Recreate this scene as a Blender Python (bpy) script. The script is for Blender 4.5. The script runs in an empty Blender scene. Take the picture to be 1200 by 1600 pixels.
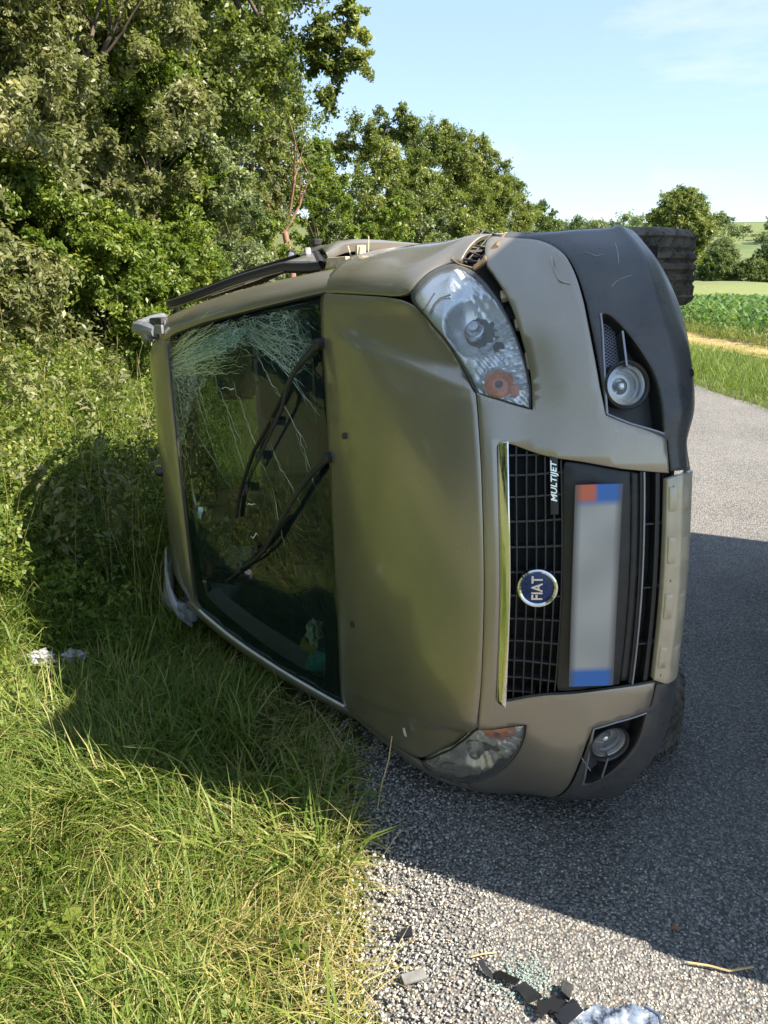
import bpy, bmesh, math, random
import numpy as np
from mathutils import Vector, Matrix, kdtree
from mathutils.geometry import delaunay_2d_cdt
rng = np.random.default_rng(7); random.seed(7)
R = math.radians
sc = bpy.context.scene
col = sc.collection
# ------------------------------------------------------------------ camera, sky, sun, exposure
CAM_H = 1.6224
cam_d = bpy.data.cameras.new('camera'); cam = bpy.data.objects.new('camera', cam_d); col.objects.link(cam)
cam.location = (0, 0, CAM_H); cam.rotation_euler = (R(90 - 17.392), 0, 0)
cam_d.sensor_fit = 'VERTICAL'; cam_d.sensor_height = 24; cam_d.lens = 24 * 1256.28 / 1600
cam_d.clip_start = .05; cam_d.clip_end = 4000
sc.camera = cam
SUN_EL, SUN_AZ = R(46), (.911, -.412)            # sun stands to the right and a little behind the camera
world = bpy.data.worlds.new('World'); sc.world = world; world.use_nodes = True
wn, wl = world.node_tree.nodes, world.node_tree.links
wn.clear()
wo = wn.new('ShaderNodeOutputWorld'); bg = wn.new('ShaderNodeBackground'); sky = wn.new('ShaderNodeTexSky')
sky.sky_type = 'NISHITA'; sky.sun_disc = False; sky.sun_elevation = SUN_EL
sky.sun_rotation = math.atan2(SUN_AZ[0], SUN_AZ[1]); sky.air_density = 1.0; sky.dust_density = .25; sky.ozone_density = 1.6
bg.inputs['Strength'].default_value = .125
tc = wn.new('ShaderNodeTexCoord'); mp = wn.new('ShaderNodeMapping'); mp.inputs['Scale'].default_value = (1.5, 1.5, 6.5)
nz = wn.new('ShaderNodeTexNoise'); nz.inputs['Scale'].default_value = 1.9; nz.inputs['Detail'].default_value = 9; nz.inputs['Roughness'].default_value = .62
rp = wn.new('ShaderNodeValToRGB'); rp.color_ramp.elements[0].position = .50; rp.color_ramp.elements[1].position = .80
rp.color_ramp.elements[0].color = (0, 0, 0, 1); rp.color_ramp.elements[1].color = (.75, .75, .75, 1)
mxs = wn.new('ShaderNodeMix'); mxs.data_type = 'RGBA'
mxs.inputs[7].default_value = (3.3, 3.35, 3.45, 1)
wl.new(tc.outputs['Generated'], mp.inputs['Vector']); wl.new(mp.outputs[0], nz.inputs['Vector']); wl.new(nz.outputs['Fac'], rp.inputs[0])
wl.new(rp.outputs[0], mxs.inputs[0]); hz = wn.new('ShaderNodeMix'); hz.data_type = 'RGBA'; hz.inputs[0].default_value = .66; hz.inputs[7].default_value = (1.48, 2.0, 2.72, 1); wl.new(sky.outputs[0], hz.inputs[6]); wl.new(hz.outputs[2], mxs.inputs[6]); wl.new(mxs.outputs[2], bg.inputs[0]); wl.new(bg.outputs[0], wo.inputs[0])
sun_d = bpy.data.lights.new('sun', 'SUN'); sun_d.energy = 5.0; sun_d.angle = R(.53); sun_d.color = (1, .90, .74)
sun = bpy.data.objects.new('sun', sun_d); col.objects.link(sun)
_d = Vector((SUN_AZ[0] * math.cos(SUN_EL), SUN_AZ[1] * math.cos(SUN_EL), math.sin(SUN_EL)))
sun.rotation_euler = _d.to_track_quat('Z', 'Y').to_euler(); sun.location = (20, -8, 20)
vs = sc.view_settings; vs.view_transform = 'Standard'; vs.look = 'None'; vs.gamma = 1; vs.use_curve_mapping = False
vs.exposure = 1.5
sc.cycles.max_bounces = 8; sc.cycles.transparent_max_bounces = 12
# ------------------------------------------------------------------ materials
class NT:
    def __init__(s, name):
        s.m = bpy.data.materials.new(name); s.m.use_nodes = True; s.n = s.m.node_tree.nodes; s.l = s.m.node_tree.links
        s.b = s.n['Principled BSDF']; s.out = s.n['Material Output']
    def new(s, t, **k):
        nd = s.n.new('ShaderNode' + t)
        for a, v in k.items():
            if a in nd.inputs: nd.inputs[a].default_value = v
            else: setattr(nd, a, v)
        return nd
    def set(s, **k):
        for a, v in k.items(): s.b.inputs[a.replace('_', ' ')].default_value = v
        return s
    def noise(s, scale, detail=4, rough=.55, vec=None):
        nd = s.new('TexNoise', Scale=scale, Detail=detail, Roughness=rough)
        if vec is None: vec = s.pos()
        s.l.new(vec, nd.inputs['Vector']); return nd.outputs['Fac']
    def pos(s):
        if not hasattr(s, '_p'): s._p = s.new('TexCoord').outputs['Object']
        return s._p
    def ramp(s, fac, stops):
        nd = s.new('ValToRGB'); e = nd.color_ramp.elements
        while len(e) < len(stops): e.new(.5)
        for q, (p, c) in zip(e, stops): q.position = p; q.color = tuple(c) + (1,) if len(c) == 3 else c
        s.l.new(fac, nd.inputs[0]); return nd.outputs[0]
    def mix(s, fac, a, b):
        nd = s.new('Mix', data_type='RGBA')
        for i, v in ((0, fac), (6, a), (7, b)):
            if hasattr(v, 'is_linked'): s.l.new(v, nd.inputs[i])
            else: nd.inputs[i].default_value = v if i == 0 else tuple(v) + (1,)
        return nd.outputs[2]
    def base(s, c): s.l.new(c, s.b.inputs['Base Color']); return s
    def rough(s, c): s.l.new(c, s.b.inputs['Roughness']); return s
    def bump(s, h, strength=.3, dist=.01):
        nd = s.new('Bump', Strength=strength, Distance=dist); s.l.new(h, nd.inputs['Height']); s.l.new(nd.outputs[0], s.b.inputs['Normal']); return s
def simple(name, c, rough=.5, metal=0, noise=0, scale=40, coat=0, bump=0, spec=None):
    t = NT(name); t.set(Base_Color=tuple(c) + (1,), Roughness=rough, Metallic=metal)
    if coat: t.set(Coat_Weight=coat, Coat_Roughness=.06)
    if spec is not None: t.b.inputs['Specular IOR Level'].default_value = spec
    if noise:
        f = t.noise(scale, 6)
        t.base(t.ramp(f, [(.3, [x * (1 - noise) for x in c]), (.7, [min(1, x * (1 + noise)) for x in c])]))
        t.rough(t.ramp(f, [(.3, [max(.02, rough - .08)] * 3), (.7, [min(1, rough + .1)] * 3)]))
        if bump: t.bump(f, bump, .003)
    return t.m
M = {}
def make_paint():
    t = NT('champagne_paint'); t.set(Metallic=.68, Roughness=.36, Coat_Weight=.8, Coat_Roughness=.10)
    fl = t.noise(900, 2); dust = t.noise(5, 8, .7); sp = t.new('TexVoronoi', Scale=42.0); t.l.new(t.pos(), sp.inputs['Vector'])
    c = t.ramp(fl, [(.3, (.31, .275, .228)), (.7, (.41, .37, .312))])
    spots = t.ramp(sp.outputs['Distance'], [(.05, (1, 1, 1)), (.10, (0, 0, 0))])
    gs = t.new('SeparateColor'); t.l.new(sp.outputs['Color'], gs.inputs[0]); gate = t.ramp(gs.outputs[0], [(.80, (0, 0, 0)), (.84, (.75, .75, .75))])
    mlt = t.new('Mix', data_type='RGBA', blend_type='MULTIPLY'); mlt.inputs[0].default_value = 1
    t.l.new(spots, mlt.inputs[6]); t.l.new(gate, mlt.inputs[7])
    c = t.mix(mlt.outputs[2], c, (.55, .52, .44))
    c = t.mix(t.ramp(dust, [(.45, (0, 0, 0)), (.85, (.22, .22, .22))]), c, (.30, .26, .19)); t.base(c)
    t.rough(t.ramp(dust, [(.35, (.33,) * 3), (.75, (.45,) * 3)]))
    rc = t.ramp(dust, [(.35, (.07,) * 3), (.8, (.22,) * 3)]); t.l.new(rc, t.b.inputs['Coat Roughness'])
    return t.m
M['paint'] = make_paint()
M['black'] = simple('black_plastic', (.028, .029, .032), .42, 0, .35, 30, spec=.5)
def make_clad():
    t = NT('grained_cladding'); t.set(Roughness=.36)
    d = t.noise(6, 8, .7); t.base(t.ramp(d, [(.35, (.052, .055, .064)), (.75, (.10, .10, .10))]))
    w = t.new('TexWave', Scale=3.2, Distortion=28.0, Detail=6.0); w.inputs['Detail Scale'].default_value = 2.2; t.l.new(t.pos(), w.inputs['Vector'])
    t.rough(t.ramp(d, [(.3, (.22,) * 3), (.8, (.40,) * 3)])); t.bump(t.noise(900, 2), .10, .001); return t.m
M['clad'] = make_clad()
M['deep'] = simple('deep_black', (.008, .008, .009), .7)
M['gloss'] = simple('gloss_black', (.012, .012, .014), .12)
M['frit'] = simple('black_frit', (.006, .007, .008), .25)
M['rubber'] = simple('window_seal', (.015, .015, .016), .6)
M['chrome'] = simple('chrome', (.80, .80, .80), .07, 1, .05, 60)
M['refl'] = simple('headlamp_reflector', (.86, .88, .91), .24, .60, .06, 25)
M['lamp_chrome'] = simple('fog_reflector', (.50, .51, .53), .32, 1, .15, 60)
M['skid'] = simple('silver_plastic', (.54, .485, .385), .36, .35, .10, 20)
M['silver'] = simple('rail_silver', (.30, .31, .36), .35, .5, .12, 30)
M['tyre'] = NT('tyre_rubber').m
def make_tyre():
    t = NT('dusty_tyre'); t.set(Roughness=.82); t.base(t.ramp(t.noise(14, 7, .7), [(.35, (.04, .037, .034)), (.75, (.23, .20, .165))])); t.bump(t.noise(120, 4), .2, .002); return t.m
M['tyre'] = make_tyre()
M['rim'] = simple('wheel_steel', (.35, .35, .36), .38, .9, .1)
M['cabin'] = simple('cabin_plastic', (.035, .038, .042), .6, 0, .3)
M['fabric'] = simple('seat_fabric', (.05, .055, .065), .95, 0, .4, 120)
M['trimgrey'] = simple('pale_trim', (.62, .66, .64), .7, 0, .1)
M['orange'] = simple('orange_lens', (.75, .20, .035), .18, 0, .25, 60, coat=.6)
M['cream'] = simple('cream_plastic', (.60, .50, .34), .6, 0, .25, 60)
M['rust'] = simple('broken_brown', (.16, .11, .065), .75, .1, .5, 60)
M['white'] = simple('shade_toned_cloth', (.42, .40, .48), .8, 0, .08, 40)  # white cloth; the lavender grey puts its shade into the colour
M['paper'] = simple('crumpled_paper', (.62, .66, .66), .8, 0, .15, 60)
M['cyan'] = simple('cyan_packet', (.08, .42, .55), .4, 0, .45, 30)
M['ochre'] = simple('ochre_packet', (.45, .34, .10), .5, 0, .3, 30)
M['toy'] = simple('orange_toy', (.80, .30, .14), .6, 0, .3, 90)
M['badge_blue'] = simple('badge_blue', (.012, .035, .13), .22, .2, .3, 150)
M['letters'] = simple('badge_letters', (.78, .79, .80), .2, .9)
M['scuff'] = simple('scuff', (.45, .43, .39), .7, 0, .2, 80); M['redwire'] = simple('red_wire', (.45, .05, .03), .5)
def make_plate():       # registration plate, its characters are not legible: soft grey face, blue ends, small red mark
    t = NT('plate_face'); t.set(Roughness=.35)
    sx = t.new('SeparateXYZ'); t.l.new(t.pos(), sx.inputs[0])
    m = t.new('MapRange'); m.inputs[1].default_value = -.26; m.inputs[2].default_value = .26; t.l.new(sx.outputs[1], m.inputs[0])
    soft = t.new('TexNoise', Scale=9.0, Detail=0.0); t.l.new(t.pos(), soft.inputs['Vector'])
    grey = t.ramp(soft.outputs['Fac'], [(.3, (.36, .355, .35)), (.7, (.46, .455, .45))])
    fac = t.ramp(m.outputs[0], [(0, (1,) * 3), (.075, (1,) * 3), (.105, (0,) * 3), (.895, (0,) * 3), (.93, (1,) * 3)])
    c = t.mix(fac, grey, (.035, .16, .52))
    m2 = t.new('MapRange'); m2.inputs[1].default_value = .0; m2.inputs[2].default_value = .012; t.l.new(sx.outputs[2], m2.inputs[0])
    up = t.ramp(m.outputs[0], [(.91, (0,) * 3), (.935, (1,) * 3)])
    g = t.new('Mix', data_type='RGBA', blend_type='MULTIPLY'); g.inputs[0].default_value = 1
    t.l.new(up, g.inputs[6]); t.l.new(m2.outputs[0], g.inputs[7])
    c = t.mix(g.outputs[2], c, (.62, .15, .08)); m3 = t.new('MapRange'); m3.inputs[1].default_value = -.056; m3.inputs[2].default_value = .056; t.l.new(sx.outputs[2], m3.inputs[0])
    t.base(t.mix(t.ramp(m3.outputs[0], [(0, (1,) * 3), (.16, (0,) * 3), (.84, (0,) * 3), (1, (1,) * 3)]), c, (.10, .10, .105))); return t.m
M['plate'] = make_plate()
def glassy(name, tint, rough=.0, ior=1.45, body=None, bodyfac=0):
    t = NT(name); t.n.remove(t.b)
    tr = t.new('BsdfTransparent'); tr.inputs[0].default_value = tuple(tint) + (1,)
    gl = t.new('BsdfGlossy'); gl.inputs['Roughness'].default_value = rough
    fr = t.new('Fresnel', IOR=ior); mx = t.new('MixShader')
    t.l.new(fr.outputs[0], mx.inputs[0]); t.l.new(tr.outputs[0], mx.inputs[1]); t.l.new(gl.outputs[0], mx.inputs[2])
    o = mx.outputs[0]
    if body:
        df = t.new('BsdfDiffuse'); df.inputs[0].default_value = tuple(body) + (1,); m2 = t.new('MixShader'); m2.inputs[0].default_value = bodyfac
        t.l.new(o, m2.inputs[1]); t.l.new(df.outputs[0], m2.inputs[2]); o = m2.outputs[0]
    t.l.new(o, t.out.inputs[0]); return t.m
M['glass'] = glassy('windscreen_glass', (.66, .82, .78), .0, 1.62, (.14, .27, .27), .045)
M['lens'] = glassy('lamp_lens', (.95, .97, .98), .02, 1.5, (.75, .78, .80), .09)
M['sideglass'] = glassy('side_glass', (.45, .55, .5), 0, 1.5)
def make_web():      # crushed laminated glass: a web of cells, densest along the upper edge
    t = NT('crazed_glass'); t.n.remove(t.b); mp_ = t.new('Mapping'); mp_.inputs['Scale'].default_value = (1.0, 2.3, 1.0); mp_.inputs['Rotation'].default_value = (.3, .2, .5); t.l.new(t.pos(), mp_.inputs[0])
    nz_ = t.new('TexNoise', Scale=9.0, Detail=3.0); t.l.new(t.pos(), nz_.inputs['Vector']); ad = t.new('VectorMath', operation='MULTIPLY_ADD'); ad.inputs[1].default_value = (.05,) * 3; t.l.new(nz_.outputs['Color'], ad.inputs[0]); t.l.new(mp_.outputs[0], ad.inputs[2])
    fs = []
    for sc_v, w_ in ((22.0, .05), (52.0, .07)):
        v = t.new('TexVoronoi', feature='DISTANCE_TO_EDGE', Scale=sc_v); t.l.new(ad.outputs[0], v.inputs['Vector']); fs.append(t.ramp(v.outputs['Distance'], [(0, (1,) * 3), (w_, (0,) * 3)]))
    mx_ = t.new('Mix', data_type='RGBA', blend_type='LIGHTEN'); mx_.inputs[0].default_value = 1; t.l.new(fs[0], mx_.inputs[6]); t.l.new(fs[1], mx_.inputs[7])
    msk = t.ramp(t.noise(7, 4, .6), [(.38, (.10,) * 3), (.62, (.85,) * 3)]); ml = t.new('Mix', data_type='RGBA', blend_type='MULTIPLY'); ml.inputs[0].default_value = 1; t.l.new(mx_.outputs[2], ml.inputs[6]); t.l.new(msk, ml.inputs[7])
    tr = t.new('BsdfTransparent'); df = t.new('BsdfDiffuse'); df.inputs[0].default_value = (.55, .76, .78, 1); gl_ = t.new('BsdfGlossy'); gl_.inputs['Roughness'].default_value = .25; m1 = t.new('MixShader'); m1.inputs[0].default_value = .4; t.l.new(df.outputs[0], m1.inputs[1]); t.l.new(gl_.outputs[0], m1.inputs[2])
    m2 = t.new('MixShader'); t.l.new(ml.outputs[2], m2.inputs[0]); t.l.new(tr.outputs[0], m2.inputs[1]); t.l.new(m1.outputs[0], m2.inputs[2]); t.l.new(m2.outputs[0], t.out.inputs[0]); return t.m
M['web'] = make_web()
M['crack'] = glassy('cracked_glass', (.62, .84, .80), .2, 1.5, (.50, .74, .72), .34)
M['crack_glint'] = glassy('crack_and_glint', (.9, .95, .97), .2, 1.5, (.66, .80, .84), .75)
# ------------------------------------------------------------------ object helpers
def link(o, parent=None):
    col.objects.link(o)
    if parent is not None: o.parent = parent
    return o
def tag(o, label=None, cat=None, group=None, kind=None):
    for k, v in (('label', label), ('category', cat), ('group', group), ('kind', kind)):
        if v: o[k] = v
    return o
def empty(name, loc=(0, 0, 0), rz=0):
    o = bpy.data.objects.new(name, None); o.location = loc; o.rotation_euler = (0, 0, rz); o.empty_display_size = .1
    return link(o)
def fast_mesh(name, V, F, mat, parent=None, smooth=True, tint=None, sharp=None):
    """V (n,3) array, F (m,k) array of equal polygons or list of lists"""
    me = bpy.data.meshes.new(name); V = np.asarray(V, np.float32)
    if isinstance(F, np.ndarray):
        k = F.shape[1]; me.vertices.add(len(V)); me.vertices.foreach_set('co', V.ravel())
        me.loops.add(F.size); me.loops.foreach_set('vertex_index', F.astype(np.int32).ravel())
        me.polygons.add(len(F)); me.polygons.foreach_set('loop_start', np.arange(0, F.size, k, dtype=np.int32))
        me.polygons.foreach_set('loop_total', np.full(len(F), k, np.int32)); me.update(calc_edges=True); me.validate()
    else: me.from_pydata([tuple(map(float, v)) for v in V], [], F)
    if smooth: me.polygons.foreach_set('use_smooth', np.ones(len(me.polygons), bool))
    if tint is not None:
        a = me.attributes.new('tint', 'FLOAT', 'POINT'); a.data.foreach_set('value', np.asarray(tint, np.float32))
    if sharp: me.set_sharp_from_angle(angle=R(sharp))
    if mat is not None: me.materials.append(mat)
    me.update(); o = bpy.data.objects.new(name, me); return link(o, parent)
def bm_obj(name, bm, mat, parent=None, smooth=True, sharp=35):
    me = bpy.data.meshes.new(name); bmesh.ops.recalc_face_normals(bm, faces=bm.faces); bm.to_mesh(me); bm.free()
    if smooth: me.polygons.foreach_set('use_smooth', np.ones(len(me.polygons), bool)); me.set_sharp_from_angle(angle=R(sharp))
    me.materials.append(mat); return link(bpy.data.objects.new(name, me), parent)
def bm_box(bm, c, size, rot=None, bevel=0, seg=2):
    r = bmesh.ops.create_cube(bm, size=1); vs_ = r['verts']
    mt = Matrix.Translation(c) @ (rot.to_4x4() if rot is not None else Matrix()) @ Matrix.Diagonal((*size, 1))
    bmesh.ops.transform(bm, matrix=mt, verts=vs_)
    if bevel: bmesh.ops.bevel(bm, geom=list({e for v in vs_ for e in v.link_edges}), offset=bevel, segments=seg, affect='EDGES', profile=.7)
def tube(bm, pts, rad, n=8, cap=True):
    pts = [Vector(p) for p in pts]; rad = rad if hasattr(rad, '__len__') else [rad] * len(pts); rings = []
    a = None
    for i, p in enumerate(pts):
        t = (pts[min(i + 1, len(pts) - 1)] - pts[max(i - 1, 0)]).normalized()
        if a is None: a = t.orthogonal().normalized()
        a = (a - t * a.dot(t)).normalized(); b = t.cross(a)
        rings.append([bm.verts.new(p + (a * math.cos(2 * math.pi * k / n) + b * math.sin(2 * math.pi * k / n)) * rad[i]) for k in range(n)])
    for r0, r1 in zip(rings, rings[1:]):
        for k in range(n): bm.faces.new((r0[k], r0[(k + 1) % n], r1[(k + 1) % n], r1[k]))
    if cap: bm.faces.new(rings[0][::-1]); bm.faces.new(rings[-1])
def lathe(bm, c, axis, prof, n=32, closed=False):
    ax = Vector(axis).normalized(); a = ax.orthogonal().normalized(); b = ax.cross(a); c = Vector(c); rings = []
    for (h, r) in prof: rings.append([bm.verts.new(c + ax * h + (a * math.cos(2 * math.pi * k / n) + b * math.sin(2 * math.pi * k / n)) * r) for k in range(n)])
    if closed: rings.append(rings[0])
    for r0, r1 in zip(rings, rings[1:]):
        for k in range(n):
            bm.faces.new((r0[k], r0[(k + 1) % n], r1[(k + 1) % n], r1[k]))
# ------------------------------------------------------------------ the overturned car: reference surface of its nose
CAR_R = np.array([[0.2136179681812196, -0.03309920992495395, -0.976356392908077], [-0.9763177639212556, 0.027774922155490087, -0.21455110708419994], [0.03421969494204814, 0.9990660618805948, -0.02638212418424384]])
CAR_T = (0.89843, 2.67032, 0.8534)
car = bpy.data.objects.new('overturned_car', None); link(car)
mw = Matrix([list(CAR_R[i]) + [CAR_T[i]] for i in range(3)] + [[0, 0, 0, 1]])
car.matrix_world = mw
tag(car, 'champagne compact car lying on its side at the road edge with a cracked windscreen', 'car')
NT_=np.array([
#row A cowl
[(-.01,0,1.088),(-.02,.25,1.087),(-.04,.42,1.085),(-.075,.60,1.082),(-.10,.705,1.072),(-.11,.755,1.035),(-.115,.785,.96),(-.115,.795,.80)],
[(.2,0,1.045),(.19,.25,1.040),(.175,.42,1.032),(.15,.56,1.022),(.10,.700,1.008),(.09,.752,.965),(.08,.785,.88),(.08,.795,.74)],
[(.42,0,.975),(.405,.25,.968),(.375,.42,.952),(.34,.53,.936),(.325,.685,.915),(.30,.742,.865),(.28,.78,.77),(.28,.795,.66)],
[(.575,0,.90),(.55,.25,.893),(.50,.42,.878),(.465,.50,.868),(.425,.64,.85),(.36,.73,.805),(.33,.778,.735),(.32,.795,.64)],
[(.669,0,.811),(.641,.25,.807),(.59,.42,.80),(.56,.48,.795),(.49,.61,.785),(.41,.71,.757),(.36,.772,.70),(.345,.795,.62)],
[(.705,0,.72),(.68,.25,.715),(.635,.42,.70),(.60,.50,.695),(.53,.62,.695),(.445,.72,.68),(.385,.778,.63),(.36,.797,.57)],
[(.745,0,.60),(.725,.26,.60),(.685,.42,.60),(.655,.52,.60),(.595,.635,.60),(.49,.735,.585),(.40,.785,.55),(.37,.798,.51)],
[(.775,0,.5),(.757,.26,.5),(.727,.42,.505),(.69,.54,.5),(.64,.645,.5),(.53,.745,.5),(.42,.79,.48),(.385,.80,.45)],
[(.793,0,.403),(.776,.26,.402),(.745,.42,.40),(.705,.54,.40),(.65,.645,.40),(.545,.745,.40),(.43,.792,.39),(.39,.80,.375)],
[(.789,0,.345),(.774,.26,.345),(.735,.42,.325),(.695,.54,.315),(.635,.645,.31),(.535,.74,.305),(.425,.79,.305),(.39,.80,.305)],
[(.72,0,.28),(.71,.26,.275),(.675,.42,.25),(.635,.54,.24),(.585,.64,.235),(.50,.72,.235),(.41,.775,.24),(.385,.785,.24)],
],float)
NT_[:,5,1]+=.022;NT_[:,6,1]+=.042;NT_[:,7,1]+=.045
NT_[:2,5:,1]-=.012;NT_[2:5,5:,1]+=.006;NT_[10,:,2]+=np.array([.013,.013,.021,.028,.035,.042,.05,.05]);NT_[9,4:,2]+=.02
# mirrored columns: index -7..7 -> 0..14
_Mm=NT_[:,::-1]*np.array([1,-1,1]);G=np.concatenate([_Mm[:,:-1],NT_],1)
G[9,:5,2]+=.015;G[10,:5,2]+=.022
def cr(t):
    t2=t*t;t3=t2*t
    return np.stack([-.5*t3+t2-.5*t,1.5*t3-2.5*t2+1,-1.5*t3+2*t2+.5*t,.5*t3-.5*t2],-1)
Gp=np.pad(G,((1,1),(1,1),(0,0)),mode='edge')
Gp[0]=2*Gp[1]-Gp[2];Gp[-1]=2*Gp[-2]-Gp[-3];Gp[:,0]=2*Gp[:,1]-Gp[:,2];Gp[:,-1]=2*Gp[:,-2]-Gp[:,-3]
def P(u,s):
    u=np.asarray(u,float);s=np.asarray(s,float)+7
    i=np.clip(np.floor(u),0,G.shape[0]-2).astype(int);j=np.clip(np.floor(s),0,G.shape[1]-2).astype(int)
    a=cr(u-i);b=cr(s-j);o=0
    for m in range(4):
        for n in range(4):
            o=o+a[...,m,None]*b[...,n,None]*Gp[i+m,j+n]
    return o

def norm_of(fn, u, s, e=1e-3):
    u = np.asarray(u, float); s = np.asarray(s, float)
    a = fn(u + e, s) - fn(u - e, s); b = fn(u, s + e) - fn(u, s - e)
    n = np.cross(a, b); n /= np.linalg.norm(n, axis=-1, keepdims=True) + 1e-12
    return n, a / (2 * e), b / (2 * e)
def in_poly(pt, poly):
    x, y = pt[:, 0], pt[:, 1]; c = np.zeros(len(pt), bool); n = len(poly); j = n - 1
    for i in range(n):
        xi, yi = poly[i]; xj, yj = poly[j]
        m = ((yi > y) != (yj > y)); c ^= m & (x < (xj - xi) * (y - yi) / ((yj - yi) if yj != yi else 1e-12) + xi); j = i
    return c
def smooth_poly(pts, it=2):
    """pts: (u,s) or (u,s,1) for a sharp corner; corner cutting then even"""
    P_ = [(p[0], p[1], len(p) > 2) for p in pts]
    for _ in range(it):
        Q = []; n = len(P_)
        for i in range(n):
            a, b, c = P_[i - 1], P_[i], P_[(i + 1) % n]
            if b[2]: Q.append(b)
            else:
                Q.append((b[0] * .75 + a[0] * .25, b[1] * .75 + a[1] * .25, False)); Q.append((b[0] * .75 + c[0] * .25, b[1] * .75 + c[1] * .25, False))
        P_ = Q
    return np.array([(a[0], a[1]) for a in P_])
def resample(poly, fn, step):
    out = []
    n = len(poly)
    for i in range(n):
        a, b = poly[i], poly[(i + 1) % n]
        d = np.linalg.norm(fn(np.array([a[0]]), np.array([a[1]])) - fn(np.array([b[0]]), np.array([b[1]])))
        k = max(1, int(round(d / step)))
        for t in range(k): out.append(a + (b - a) * t / k)
    return np.array(out)
INSIDE = np.array([-.6, 0, .62])
def panel(name, poly, fn, mat, parent, holes=(), off=0., depth=.012, step=.02, edge=.0025, scale=(.11, .13), sm=2, disp=None, rim=True, flat=True):
    """a sheet cut out of a surface fn(u,s): rounded edge, rim that turns inwards"""
    loops = [poly] + list(holes); V2 = []; E = []; RIM = []; polys = []
    for li, lp in enumerate(loops):
        q = resample(smooth_poly(lp, sm), fn, step * .7)
        area = np.sum(q[:, 0] * np.roll(q[:, 1], -1) - np.roll(q[:, 0], -1) * q[:, 1])
        if area < 0: q = q[::-1]
        n, du, ds = norm_of(fn, q[:, 0], q[:, 1]); X = fn(q[:, 0], q[:, 1])
        t = np.roll(X, -1, 0) - np.roll(X, 1, 0); t /= np.linalg.norm(t, axis=1, keepdims=True) + 1e-9
        inw = np.cross(np.cross(du, ds), t); inw /= np.linalg.norm(inw, axis=1, keepdims=True) + 1e-9
        if li: inw = -inw
        A = np.stack([np.sum(du * du, 1), np.sum(du * ds, 1), np.sum(ds * ds, 1)], 1); ru = np.sum(du * inw, 1) * edge; rs = np.sum(ds * inw, 1) * edge
        det = A[:, 0] * A[:, 2] - A[:, 1] ** 2 + 1e-12
        q0 = q + np.stack([(A[:, 2] * ru - A[:, 1] * rs) / det, (A[:, 0] * rs - A[:, 1] * ru) / det], 1) if rim else q
        base = len(V2); m = len(q)
        V2 += [tuple(a) for a in q0]; E += [(base + i, base + (i + 1) % m) for i in range(m)]; RIM.append((base, m, q)); polys.append(q0)
    S_ = np.array(scale); P2 = np.array(V2) * S_
    lo, hi = P2.min(0), P2.max(0)
    gx, gy = np.meshgrid(np.arange(lo[0], hi[0], step), np.arange(lo[1], hi[1], step), indexing='ij'); gp = np.stack([gx.ravel(), gy.ravel()], 1)
    ok = in_poly(gp, polys[0] * S_)
    for h in polys[1:]: ok &= ~in_poly(gp, h * S_)
    gp = gp[ok]
    if len(gp):
        d = np.full(len(gp), 9.)
        for c in range(0, len(P2), 64): d = np.minimum(d, np.sqrt(((gp[:, None] - P2[None, c:c + 64]) ** 2).sum(-1)).min(1))
        gp = gp[d > step * .45]
    allp = np.concatenate([P2, gp]) if len(gp) else P2
    rv, re, rf, ov, oe, of = delaunay_2d_cdt([Vector(a) for a in allp], E, [], 0, 1e-7)
    rv = np.array([tuple(a) for a in rv]); tri = np.array([list(f) for f in rf if len(f) == 3]); cen = rv[tri].mean(1)
    ok = in_poly(cen, polys[0] * S_)
    for h in polys[1:]: ok &= ~in_poly(cen, h * S_)
    tri = tri[ok]
    mapv = {}
    for i, o_ in enumerate(ov):
        for k in o_: mapv[k] = i
    us_ = rv / S_; n, du, ds = norm_of(fn, us_[:, 0], us_[:, 1]); X = fn(us_[:, 0], us_[:, 1])
    n = n * (1. if np.sum(np.sign(np.sum(n * (X - INSIDE), 1))) > 0 else -1.)
    o = off if disp is None else off + disp(X, us_)
    V = list(X + n * (np.reshape(o, (-1, 1)) if hasattr(o, '__len__') else o)); F = [list(map(int, t)) for t in tri]
    a, b, c = (np.array([V[t[k]] for t in F]) for k in range(3))
    fl = np.sum(np.cross(b - a, c - a) * n[tri[:, 0]], 1) < 0
    F = [t[::-1] if w else t for t, w in zip(F, fl)]
    if rim:
        for base, m, q in RIM:
            nn, du, ds = norm_of(fn, q[:, 0], q[:, 1]); XX = fn(q[:, 0], q[:, 1]); nn = nn * (1. if np.sum(np.sign(np.sum(nn * (XX - INSIDE), 1))) > 0 else -1.)
            oo = off if disp is None else (off + disp(XX, q))[:, None]
            b1 = len(V); V += list(XX + nn * (oo - edge * .8)); b2 = len(V); V += list(XX + nn * (oo - depth))
            for i in range(m):
                j = (i + 1) % m; f0, f1 = mapv.get(base + i, base + i), mapv.get(base + j, base + j)
                F.append([f0, f1, b1 + j, b1 + i]); F.append([b1 + i, b1 + j, b2 + j, b2 + i])
    V = np.array(V)
    me = bpy.data.meshes.new(name); me.from_pydata([tuple(map(float, v)) for v in V], [], F)
    bm = bmesh.new(); bm.from_mesh(me); bm.verts.ensure_lookup_table()
    for f in bm.faces: f.smooth = True
    # make rim faces agree with the sheet
    bmesh.ops.recalc_face_normals(bm, faces=bm.faces)
    bm.faces.ensure_lookup_table(); f = bm.faces[len(tri) // 2]
    if f.normal.dot(Vector(n[tri[len(tri) // 2][0]])) < 0: bmesh.ops.reverse_faces(bm, faces=bm.faces)
    bm.to_mesh(me); bm.free(); me.set_sharp_from_angle(angle=R(50)); me.materials.append(mat)
    return link(bpy.data.objects.new(name, me), parent)
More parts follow.
